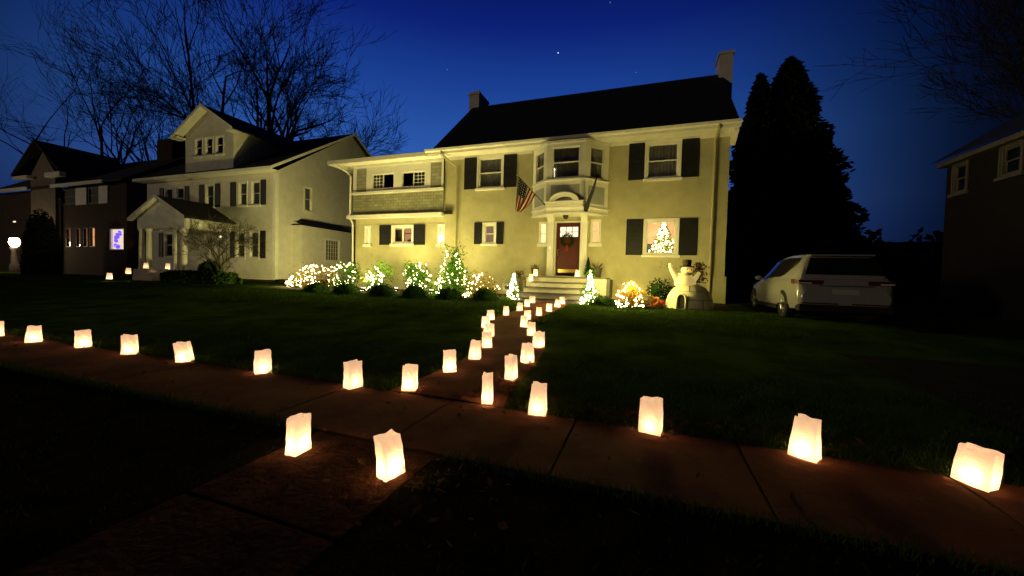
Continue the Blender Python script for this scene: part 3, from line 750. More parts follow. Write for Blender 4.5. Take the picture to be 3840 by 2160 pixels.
BM=bulbs_mesh(M['bulb'],.0165); BMi=bulbs_mesh(M['bulbi'],.019)
def lights(label,pts,glow=0,*,group='string lights on the front garden plants',me=None,order=True,name='string_lights'):
    pts=[np.array(p) for p in pts]; c=np.mean(pts,0); c[2]=min(p[2] for p in pts)
    t=thing(name,label,'string lights',tuple(c),group=group)
    if order:    # run the wire from bulb to nearest bulb
        rest=pts[1:]; seq=[pts[0]]
        while rest:
            k=int(np.argmin([np.sum((q-seq[-1])**2) for q in rest])); seq.append(rest.pop(k))
    else: seq=pts
    mb=MB()
    for a,b in zip(seq[:-1],seq[1:]):
        m_=(a+b)/2-V(0,0,.12*np.linalg.norm(b-a)); mb.tube([a,m_,b],.003,3,cap=False)
    mb.build('wire',M['wire'],t)
    if glow:
        L=bpy.data.lights.new('bulb_glow','POINT'); L.energy=glow; L.color=(1,.83,.24); L.shadow_soft_size=.3
        lo=bpy.data.objects.new('bulb_glow',L); COL.objects.link(lo); lo.parent=t
        zs=[p[2] for p in pts]; hh=max(zs)-min(zs); lo.location=Vector((0,-.05,hh+.28)) if hh<1.3 else Vector((0,.75,1.0))
    for p in seq:
        o=bpy.data.objects.new('bulb',me or BM); COL.objects.link(o); o.parent=t; o.location=Vector(p-c)
        o.scale=(1,)*3
        k=rng.choice([.55,.8,1.0,1.25,1.55]); o.scale=(k,k,k)
    return t
def crown_pts(x,y,w,h,shape,n,bias=.55,sx=1,front=.75):
    z=tz(y); r=[]
    while len(r)<n:
        p=shape_pt(shape,w,h,bias)*V(sx,1,1)
        if p[1]>.1*w and rng.random()<front: continue
        r.append(V(x,y,z+.02)+p)
    return r
SG='lit garden plants in front of the house'
def lit(key,plant,slabel,name,x,y,w,h,shape,mat,n,s,nb,asp=.45,glow=42,**kw):
    shrub(name,plant,x,y,w,h,shape,mat,n,s,asp,group=SG,**kw)
    lights(slabel,crown_pts(x,y,w*1.04,h*1.02,shape,nb),glow)
lit('A','low golden shrub wound with lights at the far left end of the bed','small tangle of white lights at the far left end of the bed','small_shrub',-14.9,12.9,.85,.55,'dome','lf_gold',500,.035,48)
lit('B','wide golden leaved shrub with lights below the corner of the white house','dense white lights over the wide golden shrub at the bed\'s left','wide_shrub',-13.85,13.2,1.75,1.05,'ball','lf_gold',1500,.045,100)
lit('C','upright green shrub with lights at the left corner of the stucco wing','white lights climbing the upright green shrub at the wing corner','upright_shrub',-12.75,13.6,1.15,1.2,'column','lf_green',1500,.04,66)
shrub('thin_shrub','thin green shrub with lights in front of the wing\'s left shutter',-10.6,13.3,1.25,1.2,'ball','lf_green',700,.045,group=SG)
arc=[]
for i in range(17): k=i/16; arc.append(V(-11.05+.55*math.sin(k*3.2)*.4+.25*k,13.0,.60+.62*k))
for i in range(22): k=i/21; arc.append(V(-10.55+.42*math.sin(k*2.6),12.85,1.55-.65*k)+rng.normal(0,.04,3))
for i in range(16): arc.append(V(-10.75+rng.normal(0,.12),12.9+rng.normal(0,.06),1.1+rng.normal(0,.13)))
lights('loose arcs of white lights on the thin shrub before the wing',arc,45,order=False)
lit('E','rounded green shrub with lights below the lit narrow window of the wing','white lights on the rounded shrub below the glowing narrow window','round_shrub',-8.75,13.3,1.15,1.2,'ball','lf_green',1400,.045,60)
shrub('pyramid_shrub','tall pyramid shaped bright green shrub with lights between the house windows',-6.86,13.0,1.7,1.72,'cone','lf_green',3200,.05,group=SG,lumps=12)
pts=crown_pts(-6.86,13.0,1.75,1.6,'cone',66)
for i in range(30): k=i/29+rng.normal(0,.012); pts.append(V(-7.56+.20*k+.22*k*k+rng.normal(0,.055),12.78+.15*k+rng.normal(0,.04),.66+1.55*k))
lights('white lights climbing the left side of the tall pyramid shaped shrub',pts,18)
lit('G','spreading orange brown shrub with lights, right of the pyramid shaped shrub','scattered white lights on the spreading orange brown shrub','spreading_shrub',-5.72,12.75,1.5,.85,'dome','lf_gold',900,.045,54)
lit('H','small cone shaped evergreen with lights left of the front steps','tight spiral of white lights on the small cone left of the steps','cone_evergreen',-4.24,12.25,.56,.88,'cone','lf_green',800,.03,90,glow=85)
lit('I','small cone shaped evergreen with lights right of the front steps','tight spiral of white lights on the small cone right of the steps','cone_evergreen',-1.62,12.0,.62,1.04,'cone','lf_green',900,.03,90,glow=95)
# straw clump J: arching blades
t=thing('ornamental_grass','golden ornamental grass clump full of lights left of the snowman','grass clump',(-.35,12.0,tz(12)),group=SG); mb=MB()
for i in range(900):
    a=rng.uniform(0,6.283); o=rng.uniform(.05,1)**.8*.80; hh=rng.uniform(.35,1.0)*(1.05-.55*o); p0=V(-.35,12,tz(12)); b=V(math.cos(a),math.sin(a),0); wd=V(-math.sin(a),math.cos(a),0)*.014
    p1=p0+b*o*.45+V(0,0,hh*.8); p2=p0+b*o+V(0,0,hh*rng.uniform(.45,.95))
    mb.add([p0-wd,p0+wd,p1+wd*1.3,p1-wd*1.3,p2],[(0,1,2,3),(3,2,4)])
mb.build('blades',M['lf_straw'],t)
lights('bright heap of white lights inside the golden ornamental grass',crown_pts(-.42,11.95,.85,.78,"dome",98,.2),300)
shrub('dark_shrub','dark green leafy shrub behind the grass clump, below the tree window',.46,13.6,.85,.85,'ball','lf_dark',900,.05)
for i,(x,y,wv,hv,lab) in enumerate([(-12.4,11.72,1.05,.47,'farthest left of the dark clipped mounds along the lawn edge'),(-10.67,11.45,1.1,.52,'dark clipped mound in front of the upright shrub at the wing corner'),(-8.96,11.35,1.2,.55,'dark clipped mound before the thin lit shrub, the widest of the row'),(-7.61,11.35,1.05,.56,'dark clipped mound in front of the rounded lit shrub'),(-6.34,11.55,1.0,.47,'dark clipped mound at the foot of the pyramid shaped shrub'),(-5.08,11.8,1.0,.48,'dark clipped mound below the spreading orange brown shrub'),(-1.20,11.9,.80,.34,'dark clipped mound right of the steps, beside the golden grass')]):
    t=shrub('clipped_shrub',lab,x,y,wv,hv,'dome','lf_dark',1500,.03,group='dark clipped shrubs edging the lawn',lumps=0,stems=False)
    z=tz(y); MB().ball((x,y,z+.02),(wv*.42,wv*.42,hv*.80),14,8,0,.12,rng).build('inner_foliage',M['lf_dark'],t,smooth=True)
t=thing('dry_plant','tall dark dried plant on a bare stem at the house corner','plant',(1.62,13.4,tz(13.4))); mb=MB(); x,y,z=1.62,13.4,tz(13.4)
for i in range(420):
    k=rng.random(); c=V(x+rng.normal(0,.10)*(1.2-k*.5),y+rng.normal(0,.09),z+.72+.66*k); leaf(mb,c,rng.normal(0,1,3),.05,.4)
for i in range(70): leaf(mb,V(x+rng.normal(0,.04),y,z+.25+.4*rng.random()),rng.normal(0,1,3),.045,.4)
mb.build('leaves',M['lf_brown'],t); MB().tube([(x,y,z),(x+.02,y,z+.6),(x,y,z+1.35)],[.018,.014,.006],6).build('stem',M['twig'],t)
# porch pots
def pot(x,y,z,r,h,lab,plant):
    t=thing('planter',lab,'planter',(x,y,z),group='pots on the front landing')
    MB().lathe([(0,z),(r*.72,z),(r,z+h*.86),(r*1.08,z+h*.86),(r*1.08,z+h),(r*.95,z+h),(r*.9,z+h*.85),(0,z+h*.85)],18,(x,y,0)).build('pot',M['pot'],t,smooth=False)
    mb=MB()
    if plant=='dry':
        for i in range(70): leaf(mb,V(x+rng.normal(0,r*.5),y+rng.normal(0,r*.5),z+h+.02+abs(rng.normal(0,.06))),rng.normal(0,1,3),.03,.4)
        mb.build('dry_stems',M['lf_brown'],t)
    elif plant=='twigs':
        for i in range(60):
            a=rng.uniform(0,6.28); e=V(math.cos(a)*r*1.1,math.sin(a)*r*1.1,rng.uniform(.08,.2)); mb.tube([(x,y,z+h*.85),V(x,y,z+h)+e],[.004,.002],3)
        mb.build('twigs',M['twig'],t)
    else:
        for i in range(700):
            c=shape_pt('cone',.34,.62); leaf(mb,V(x,y,z+h*.8)+c,rng.normal(0,1,3),.03,.35)
        mb.build('foliage',M['lf_dark'],t)
pot(-4.02,14.05,1.36,.15,.33,'dark planter with dried stems on the landing, left of the door','dry')
pot(-1.66,14.0,1.36,.19,.36,'wide dark planter of bare twigs on the landing\'s right end','twigs')
pot(-2.02,14.25,1.36,.10,.16,'small potted cone evergreen right beside the door','cone')
t=thing('drooping_plant','dark drooping dried seed heads left of the landing','plant',(-4.4,13.5,tz(13.5))); mb=MB(); m2=MB()
for i in range(16):
    x=-4.42+rng.normal(0,.12); y=13.4+rng.normal(0,.08); zt=1.42+rng.normal(0,.06); mb.tube([(x+.08,y,tz(y)),(x+.03,y,zt-.2),(x-.05,y-.03,zt)],[.007,.006,.004],4)
    for j in range(9): leaf(m2,V(x-.05,y-.03,zt)+rng.normal(0,.04,3),rng.normal(0,1,3),.035,.45)
mb.build('stem',M['twig'],t); m2.build('seed_heads',M['lf_brown'],t)

# ------------------------------------------------------------------ floodlights in the bed
FLG='low floodlights aimed at the house wall'
for x,y,aimx,pw,lab in ((-15.1,12.75,-21,2700,'low white floodlight turned to the white house, beside the farthest left golden shrub'),(-10.85,12.55,-10.8,820,'low white floodlight on the ground before the thin lit shrub'),(-9.82,13.30,-9.2,480,'low white floodlight on the ground below the black shuttered kitchen window'),(-7.91,12.95,-5.2,560,'low white floodlight on the ground left of the pyramid shaped shrub')):
    z=tz(y); t=thing('floodlight',lab,'floodlight',(x,y,z),group=FLG)
    MB().box(x-.11,x+.11,y-.05,y+.05,z+.05,z+.17).build('housing',M['dark'],t,bevel=.008)
    MB().tube([(x,y,z-.03),(x,y,z+.06)],.012,6).build('spike',M['dark'],t)
    MB().add([(x-.10,y-.052,z+.06),(x+.10,y-.052,z+.06),(x+.10,y+.03,z+.178),(x-.10,y+.03,z+.178)],[(0,1,2,3)]).build('lens',M['lens'],t)
    L=bpy.data.lights.new('flood_lamp','SPOT'); L.energy=pw; L.color=(1,.84,.27); L.spot_size=R(115); L.spot_blend=1; L.shadow_soft_size=.08
    lo=bpy.data.objects.new('flood_lamp',L); COL.objects.link(lo); lo.parent=t; lo.location=(0,-.07,.25)
    if aimx>-15:     # added unseen lamp floating ahead of the fixture, brightening the turf
        L2=bpy.data.lights.new('lawn_fill','POINT'); L2.energy=55; L2.color=(1,.86,.30); L2.shadow_soft_size=.12
        l2=bpy.data.objects.new('lawn_fill',L2); COL.objects.link(l2); l2.parent=t; l2.location=(0,12.0-y,.80)
    lo.rotation_euler=(Vector((aimx-x,YF-y,7.5)) if aimx>-15 else Vector((-6.6,4.0,4.2))).to_track_quat('-Z','Y').to_euler()

# ------------------------------------------------------------------ Christmas tree behind the glass
tx,ty=.60,15.42
t=thing('christmas_tree','lit Christmas tree inside the ground floor window right of the door','christmas tree',(tx,ty,1.53)); mb=MB()
for i in range(2200):
    c=shape_pt('cone',1.75,1.78); leaf(mb,V(tx,ty,1.75)+c,rng.normal(0,1,3)+V(c[0],c[1],0),.05,.3)
mb.build('branches',M['lf_green'],t); MB().tube([(tx,ty,1.53),(tx,ty,2.4)],.04,8).build('trunk',M['bark'],t)
cp=[V(tx,ty,1.75)+shape_pt('cone',1.6,1.72,.2)*V(1,.5,1)+V(0,0,.02)-V(0,.22,0) for _ in range(420)]
lights('white lights over the lower half of the Christmas tree behind the window',[p for p in cp if 2.25<p[2]<2.8][:100],group='indoor tree lights',me=BMi,glow=0)
lights('white lights over the upper half of the Christmas tree behind the window',[p for p in cp if p[2]>=2.75][:90],group='indoor tree lights',me=BMi,glow=0)
L=bpy.data.lights.new('room_glow','POINT'); L.energy=190; L.color=(1,.76,.45); L.shadow_soft_size=.4
lo=bpy.data.objects.new('room_glow',L); COL.objects.link(lo); lo.parent=t; lo.location=(-.2,.9,1.6)

# ------------------------------------------------------------------ inflatable snowman on an igloo
sx_,sy_=1.27,12.45; sz=tz(sy_)
t=thing('inflatable_snowman','glowing inflatable snowman in a black top hat rising from an igloo','inflatable',(sx_,sy_,sz))
ig=MB(); prof=[]
for i in range(13):
    a=i/12*math.pi/2; prof.append((.66*math.cos(a)**.8+1e-3, .74*math.sin(a)))
ig.lathe([(.70,-.01)]+prof,30,(sx_,sy_,sz))
igloo=ig.build('igloo',M['inflat'],t,smooth=True)
mb=MB()
def ring_at(zr):
    k=min(1,zr/.74); a=math.asin(k); return .66*math.cos(a)**.8
for zr in (.26,.50): mb.tube([V(sx_+(ring_at(zr)+.002)*math.cos(q),sy_+(ring_at(zr)+.002)*math.sin(q),sz+zr) for q in np.linspace(math.pi,2*math.pi,26)],.006,4,cap=False)
for qs,z0,z1 in ((3.55,0,.26),(4.05,.26,.5),(5.2,.0,.26),(5.6,.26,.5),(4.6,.5,.66),(5.0,.5,.66)):
    mb.tube([V(sx_+(ring_at(zr)+.002)*math.cos(qs),sy_+(ring_at(zr)+.002)*math.sin(qs),sz+zr) for zr in np.linspace(z0,z1,6)],.006,4,cap=False)
mb.build('seam',M['pot'],igloo)
dq=V(-.30,-.70,0); dq=dq/np.linalg.norm(dq); du=V(-dq[1],dq[0],0); dc=V(sx_,sy_,sz)+dq*.615
poly=[(-.10,0),(.10,0)]+[(.10*math.cos(a),.28+.13*math.sin(a)) for a in np.linspace(0,math.pi,10)]
mb=MB(); mb.fprism((dc,du,dq),poly,-.05,.05); mb.build('igloo_door',M['dark'],igloo)
mb=MB(); mb.tube([dc+du*.12*s_2+V(0,0,z_)+dq*.06 for s_2,z_ in [(-1,0),(-1,.28)]+[(-math.cos(a),.28+.15*math.sin(a)) for a in np.linspace(.2,math.pi-.2,9)]+[(1,.28),(1,0)]],.03,8); mb.build('door_rim',M['inflat'],igloo,smooth=True)
def glowfab():
    k=NT('glowing_fabric'); b=k.n('ShaderNodeBsdfDiffuse'); b.inputs[0].default_value=(.70,.62,.36,1); e=k.n('ShaderNodeEmission'); e.inputs[0].default_value=(1,.72,.20,1); e.inputs[1].default_value=.42
    a=k.n('ShaderNodeAddShader'); k.l(b.outputs[0],a.inputs[0]); k.l(e.outputs[0],a.inputs[1]); k.l(a.outputs[0],k.out.inputs[0]); return k.mat
M['glow']=glowfab()
bx_,by_=1.13,12.38; hd=V(bx_+.03,by_-.05,sz+1.12)
mb=MB()
mb.lathe([(0,.60),(.22,.62),(.30,.68),(.30,.78),(.26,.88),(.19,.96),(.13,1.01),(.12,1.03)],22,(bx_,by_,sz))
mb.ball(hd,(.165,.16,.145),18,12)
mb.tube([V(bx_-.20,by_,sz+.82),V(bx_-.31,by_-.02,sz+1.00),V(bx_-.40,by_-.05,sz+1.16),V(bx_-.43,by_-.06,sz+1.26)],[.10,.075,.06,.05],12)
mb.ball((bx_-.43,by_-.06,sz+1.28),(.055,.05,.06),10,8); mb.tube([(bx_-.42,by_-.06,sz+1.27),(bx_-.35,by_-.07,sz+1.25)],[.03,.025],8)
mb.tube([V(bx_+.19,by_,sz+.80),V(bx_+.29,by_-.03,sz+.92),V(bx_+.34,by_-.05,sz+1.02)],[.09,.07,.055],12); mb.ball((bx_+.345,by_-.05,sz+1.03),(.058,.055,.06),10,8)
body=mb.build('body',M['glow'],t,smooth=True)
mb=MB(); fd=V(.35,-.93,0)
for s_2 in (-1,1): mb.ball(hd+V(.05+s_2*.055,-.148,.035),.018,8,6)
for i in range(5): mb.ball(hd+V(.05+(i-2)*.03,-.145-.0,-.055-.006*(4-(i-2)**2)),.009,6,5)
mb.build('face',M['dark'],body,smooth=True)
mb=MB(); mb.tube([hd+V(.05,-.14,0),hd+V(.16,-.20,-.012)],[.03,.006],10); mb.build('carrot_nose',M['orange'],body,smooth=True)
MB().lathe([(.16,.995),(.17,.97),(.20,1.0),(.19,1.04),(.15,1.05)],18,(hd[0]-.03,hd[1]+.04,sz)).build('scarf',M['inflat'],body,smooth=True)
mb=MB(); mb.lathe([(0,1.215),(.185,1.215),(.19,1.23),(.185,1.245),(.125,1.25),(.118,1.30),(.128,1.42),(.12,1.435),(0,1.44)],22,(hd[0],hd[1]+.01,sz)); mb.build('top_hat',M['felt'],t,smooth=True)
# small orange and red inflatable animal
ox,oy=.36,12.25; oz=tz(oy)
t=thing('inflatable_animal','small orange and red inflatable animal curled at the igloo\'s left foot','inflatable',(ox,oy,oz)); mb=MB()
arcp=[V(ox-.15,oy-.02,oz+.05),V(ox-.16,oy,oz+.16),V(ox-.10,oy,oz+.25),V(ox,oy,oz+.26),V(ox+.07,oy,oz+.19),V(ox+.05,oy-.03,oz+.10)]
mb.tube(arcp,[.05,.06,.065,.065,.06,.045],12); mb.ball((ox-.02,oy-.06,oz+.10),(.09,.08,.08),12,8); mb.ball((ox-.17,oy-.04,oz+.03),(.10,.06,.035),10,6)
for q in (-.06,.03): mb.ball((ox+q,oy-.08,oz+.18),(.025,.02,.04),8,6)
mb.build('body',M['orange'],t,smooth=True)
mb=MB(); mb.ball((ox+.14,oy,oz+.14),(.10,.08,.09),12,8); mb.ball((ox-.0,oy-.12,oz+.07),(.04,.03,.03),8,6); mb.build('jumper',M['red'],t,smooth=True)

# ------------------------------------------------------------------ paper bag lanterns
def bagmesh(seed,w_,d_,h_,taper=.94,lean=(0,0)):
    r=np.random.default_rng(seed); mb=MB(); nseg=10; rows=14
    ring=[]
    for (ax,ay),(bx2,by2) in zip([(-1,-1),(1,-1),(1,1),(-1,1)],[(1,-1),(1,1),(-1,1),(-1,-1)]):
        for i in range(nseg): k=i/nseg; ring.append((ax+(bx2-ax)*k,ay+(by2-ay)*k,k,ax==bx2))
    ph=r.uniform(0,6.28,8); n=len(ring); amp=r.uniform(.010,.026)
    for j in range(rows+1):
        v=j/rows; sc=1+(taper-1)*v+.025*math.sin(v*5+ph[0])
        for i,(x,y,k,side) in enumerate(ring):
            px,py=x*w_/2*sc,y*d_/2*sc
            b=math.sin(math.pi*k)
            fold=(-.014*b**3*(.25+.75*v) if side else .004*b*math.sin(v*4+ph[1]))   # gusset folded inward on the narrow sides
            nx_,ny_=(np.sign(x)*(1 if side else 0), np.sign(y)*(0 if side else 1))
            wr=.0035*math.sin(i*1.3+v*9+ph[2])*math.sin(v*7+ph[3])
            z=h_*v+(amp*math.sin(i*2*math.pi/n*3+ph[4])+.007*math.sin(i*2*math.pi/n*7+ph[5])-.010*b if j==rows else 0)
            mb.v.append((px+nx_*(fold+wr)+lean[0]*v*v, py+ny_*(fold+wr)+lean[1]*v*v, z))
    for j in range(rows):
        for i in range(n): mb.f.append((j*n+i,j*n+(i+1)%n,(j+1)*n+(i+1)%n,(j+1)*n+i)); mb.m.append(0)
    return mb
BAGV=[bagmesh(s,w_,d_,1,tp,ln) for s,w_,d_,tp,ln in ((1,.160,.105,.88,(.004,0)),(2,.160,.105,.94,(-.006,.004)),(3,.165,.115,.82,(.010,.002)),(4,.165,.11,.96,(0,-.006)),(5,.168,.115,.78,(-.004,.0)),(6,.162,.11,.88,(-.022,.003)))]
bagme=[]
for k,b in enumerate(BAGV):
    me=bpy.data.meshes.new('paper'); me.from_pydata(b.v,[],b.f); me.materials.append(M['paper'])
    me.polygons.foreach_set('use_smooth',[False]*len(me.polygons)); me.update(); bagme.append(me)
mbt=MB().lathe([(0,0),(.019,0),(.019,.016),(.004,.018),(.003,.03),(0,.03)],10); 
tme=bpy.data.meshes.new('tea_light'); tme.from_pydata(mbt.v,[],mbt.f); tme.materials.append(M['lit_whi'])
CL=[]
for e_ in (2.2,2.9,3.7):
    cl=bpy.data.lights.new('candle_flame','POINT'); cl.energy=e_; cl.color=(1,.60,.27); cl.shadow_soft_size=.018; CL.append(cl)
def bag(x,y,z,h_,rot,var,lab,group='paper bag lanterns along the walks',tilt=(0,0),ws=1):
    rot=rot+math.degrees(math.atan2(-x,y))      # list gives the turn relative to the line from the pavement walker
    t=thing('paper_lantern',lab,'paper lantern',(x,y,z),R(rot),group,R(tilt[0]),R(tilt[1]))
    o=bpy.data.objects.new('bag',bagme[var]); COL.objects.link(o); o.parent=t; o.scale=(ws,ws,h_)
    c=bpy.data.objects.new('tea_light',tme); COL.objects.link(c); c.parent=t; c.location=(.0,.0,.004)
    l=bpy.data.objects.new('candle_flame',CL[int(rng.integers(3))]); COL.objects.link(l); l.parent=t; l.location=(0,0,.066)
BAGS=[ # x, y, h, rot, variant, label
(-10.77,3.27,.28,5,0,'paper bag lantern cut off by the photo\'s left edge'),
(-9.54,3.28,.285,-6,2,'sidewalk bag lantern with sloping sides, second from the photo\'s left edge'),
(-8.36,3.39,.285,8,1,'squat straight sided sidewalk bag lantern, third from the photo\'s left edge'),
(-7.18,3.40,.30,-14,5,'sidewalk bag lantern leaning right, fourth from the photo\'s left edge'),
(-5.98,3.43,.29,-26,5,'slanting sidewalk bag lantern with its top bent left, left of the creased one'),
(-4.52,3.45,.30,6,3,'boxy creased bag lantern alone on the sidewalk, halfway along the left row'),
(-3.07,3.42,.315,30,1,'bag lantern with a folded front corner, left along the sidewalk before the path'),
(-2.41,3.55,.29,-14,0,'bag lantern at the left corner where path meets sidewalk'),
(-2.31,4.27,.285,4,1,'second bag lantern up the path\'s left edge, upright and square'),
(-2.27,4.94,.28,-8,2,'wide bag lantern with a bright foot, third up the path\'s left edge'),
(-2.40,5.68,.265,6,1,'fourth bag lantern up the path\'s left edge, just behind the wide bright one'),
(-2.74,6.57,.255,24,3,'bag lantern half hidden behind others in the left path cluster, ridge in front'),
(-3.21,7.50,.255,-30,0,'leftmost bag lantern of the tight cluster on the path\'s left bend'),
(-3.50,8.48,.25,20,1,'rearmost bag lantern of the cluster on the path\'s left bend'),
(-3.40,9.28,.25,0,4,'bag lantern standing apart on the far left of the path, wider at its foot'),
(-3.31,10.14,.245,-6,2,'third lantern before the steps on the path\'s left side'),
(-3.34,10.95,.235,10,1,'second lantern before the steps on the path\'s left side'),
(-3.43,11.80,.23,-18,3,'lantern nearest the steps on the path\'s left side'),
(-2.46,11.90,.24,8,1,'lantern nearest the steps on the path\'s right side'),
(-2.47,11.21,.24,-10,2,'second lantern before the steps on the path\'s right side'),
(-2.51,10.34,.235,14,0,'third lantern before the steps on the path\'s right side, by the grass'),
(-2.58,9.54,.23,0,4,'pink narrow topped lantern at the lawn edge on the path\'s far right'),
(-2.70,8.90,.232,4,3,'bag lantern standing behind another on the path\'s right bend, farthest of four'),
(-2.47,7.90,.257,-4,0,'pale bag lantern on the path\'s right bend, third of four from the front'),
(-2.04,7.01,.272,4,2,'rosy topped bag lantern on the path\'s right bend, second of four from the front'),
(-1.62,6.02,.272,40,3,'corner on bag lantern on the path\'s right bend, nearest of four'),
(-1.51,5.04,.285,38,4,'bag lantern with flared foot and split front on the path\'s right edge'),
(-1.48,4.28,.303,68,5,'leaning slim bag lantern on the path\'s right edge, second from the sidewalk'),
(-1.47,3.53,.31,84,1,'slim bag lantern turned edge on, at the path\'s right corner by the sidewalk'),
(-.92,3.46,.31,-8,2,'bag lantern with crumpled top on the sidewalk just right of the path'),
(.09,3.43,.31,-10,3,'bag lantern on the sidewalk among fallen leaves, third from the photo\'s right edge'),
(1.18,3.40,.32,-14,2,'bag lantern with a low crease on the sidewalk, second from the photo\'s right edge'),
(2.11,3.37,.33,-22,3,'tilted square bag lantern nearest the photo\'s right edge'),
(-2.30,2.03,.322,45,0,'near corner on bag lantern in front, left side of the walk to the street'),
(-1.50,2.02,.342,36,5,'tallest looking bag lantern in front, right side of the walk to the street'),
]
HS={'tilted square ':.76,'near corner on':.80,'tallest lookin':.79}; WS={'tilted square ':1.05,'tallest lookin':.92,'near corner on':.90,'slim bag lante':.95}
for x,y,h_,rot,var,lab in BAGS:
    on = 3.49<y<12.4
    tl=(0,0)
    if 'tilted square' in lab: tl=(0,6)
    elif 'leaning right' in lab: tl=(0,4)
    elif 'slanting' in lab: tl=(0,-4)
    elif 'tallest looking' in lab: tl=(0,-3)
    bag(x,y,(tz(y)+.016 if on else .008),h_*HS.get(lab[:14],.93),rot,var,lab,tilt=tl,ws=WS.get(lab[:14],1.06 if y<3.46 else 1.0))
bag(-3.86,13.06,1.175,.25,0,1,'bag lantern on the second step, left side, lower of two','paper bag lanterns on the front steps',ws=.95)
bag(-3.86,13.60,1.365,.25,10,0,'bag lantern on the landing left of the door, upper of two','paper bag lanterns on the front steps',ws=.95)
bag(-2.28,13.45,1.365,.25,-8,2,'bag lantern on the landing right of the door, beside the potted evergreen','paper bag lanterns on the front steps',ws=.95)
NB='paper bag lanterns at the white house'
for x,y,z,lab in ((-27.75,13.9,1.22,'lantern by the left porch columns of the white house'),(-25.75,13.9,1.22,'lantern on the porch edge of the white house, right of the columns'),(-26.7,12.6,.90,'lantern on the white house\'s path, middle of its three steps down'),(-26.2,11.6,.62,'lowest lantern on the white house\'s path, farthest left')):
    bag(x,y,z,.32,20,2,lab,NB,ws=1.25)

# ------------------------------------------------------------------ the white house next door
PX0,PX1,PY=-33.8,-21.3,17.0
FP=(V(0,PY,0),V(1,0,0),V(0,-1,0)); FS=(V(PX1,PY,0),V(0,1,0),V(1,0,0))
wh_=thing('white_house','white clapboard house with gabled dormer and columned porch, left of the lit house','house',(-27.5,22,.5))
up=[(-31.75,-30.95),(-30.55,-29.75),(-27.55,-26.8),(-24.45,-23.75),(-23.35,-22.6)]
lo=[(-24.65,-23.9),(-23.45,-22.7),(-31.75,-30.95)]
mb=MB(); wall(mb,FP,PX0,PX1,.78,7.30,[(a,b,5.35,6.80) for a,b in up]+[(a,b,2.05,3.70) for a,b in lo]+[(-27.2,-26.2,1.2,3.35)],.12)
wall(mb,FS,0,12.9,.78,7.30,[(2.05,2.62,5.32,6.86)],.12); mb.fquad(FS,[(0,7.30,0),(12.9,7.30,0),(6.2,11.6,0)])
frl=(V(PX0,PY,0),V(0,1,0),V(-1,0,0)); mb.fquad(frl,[(0,.4,0),(12.9,.4,0),(12.9,7.3,0),(6.2,11.6,0),(0,7.3,0)])
mb.box(PX0+.1,PX1-.1,29.5,29.8,.4,7.3); mb.box(PX0+.2,PX1-.2,18.0,18.1,.5,7.2); mb.build('wall',M['siding'],wh_)
mb=MB(); mb.fbox(FP,PX0,PX1-.03,.2,.78,-.3,-.03); mb.fbox(FS,.0,12.8,.2,.78,-.3,-.03); mb.build('foundation',M['brickd'],wh_)
mb=MB(); mb.fbox(FP,PX1-.22,PX1+.021,.76,7.25,.001,.022); mb.fbox(FS,-.0,.2,.76,7.25,.001,.022); mb.fbox(FP,PX0,PX1,.72,.80,.001,.03); mb.build('corner_board',M['whitel'],wh_)
mb=MB()
for y0,y1 in ((16.4,23.2),(30.0,23.2)):
    a=[(PX0-.4,y0,7.42),(PX1+.35,y0,7.42),(PX1+.35,y1,11.78),(PX0-.4,y1,11.78)]; b=[(x,y,z-.12) for x,y,z in a]
    mb.add(a+b,[(0,1,2,3),(7,6,5,4),(0,4,5,1),(1,5,6,2),(2,6,7,3),(3,7,4,0)])
pr=mb.build('roof',M['roof'],wh_)
mb=MB(); mb.box(PX0-.4,PX1+.35,16.36,16.41,7.26,7.44); mb.box(PX0-.4,PX1+.34,16.41,16.995,7.27,7.30)
for y0,y1 in ((16.4,23.2),(30.0,23.2)):
    mb.add([(PX1+.36,y0,7.28),(PX1+.36,y1,11.62),(PX1+.36,y1,11.80),(PX1+.36,y0,7.46),(PX1+.33,y0,7.28),(PX1+.33,y1,11.62),(PX1+.33,y1,11.80),(PX1+.33,y0,7.46)],[(0,1,2,3),(7,6,5,4),(0,4,5,1),(3,2,6,7)])
mb.build('eave',M['whitel'],wh_)
for a,b in up: window(wh_,FP,a,b,5.35,6.80,'double','curtain',mat='whitel',backmat='curtaind')
for a,b in lo: window(wh_,FP,a,b,2.05,3.70,'double','curtain',mat='whitel',backmat='curtaind')
window(wh_,FS,2.05,2.62,5.32,6.86,'double','curtain',mat='whitel',backmat='blind')
shutters(wh_,FP,[(-32.33,-31.93),(-29.62,-29.23),(-28.17,-27.72),(-26.62,-26.17),(-25.2,-24.72),(-22.53,-22.1)],5.32,6.85,slat=False)
shutters(wh_,FP,[(-25.2,-24.82),(-22.52,-22.1),(-32.4,-32.0)],2.03,3.73,slat=False)
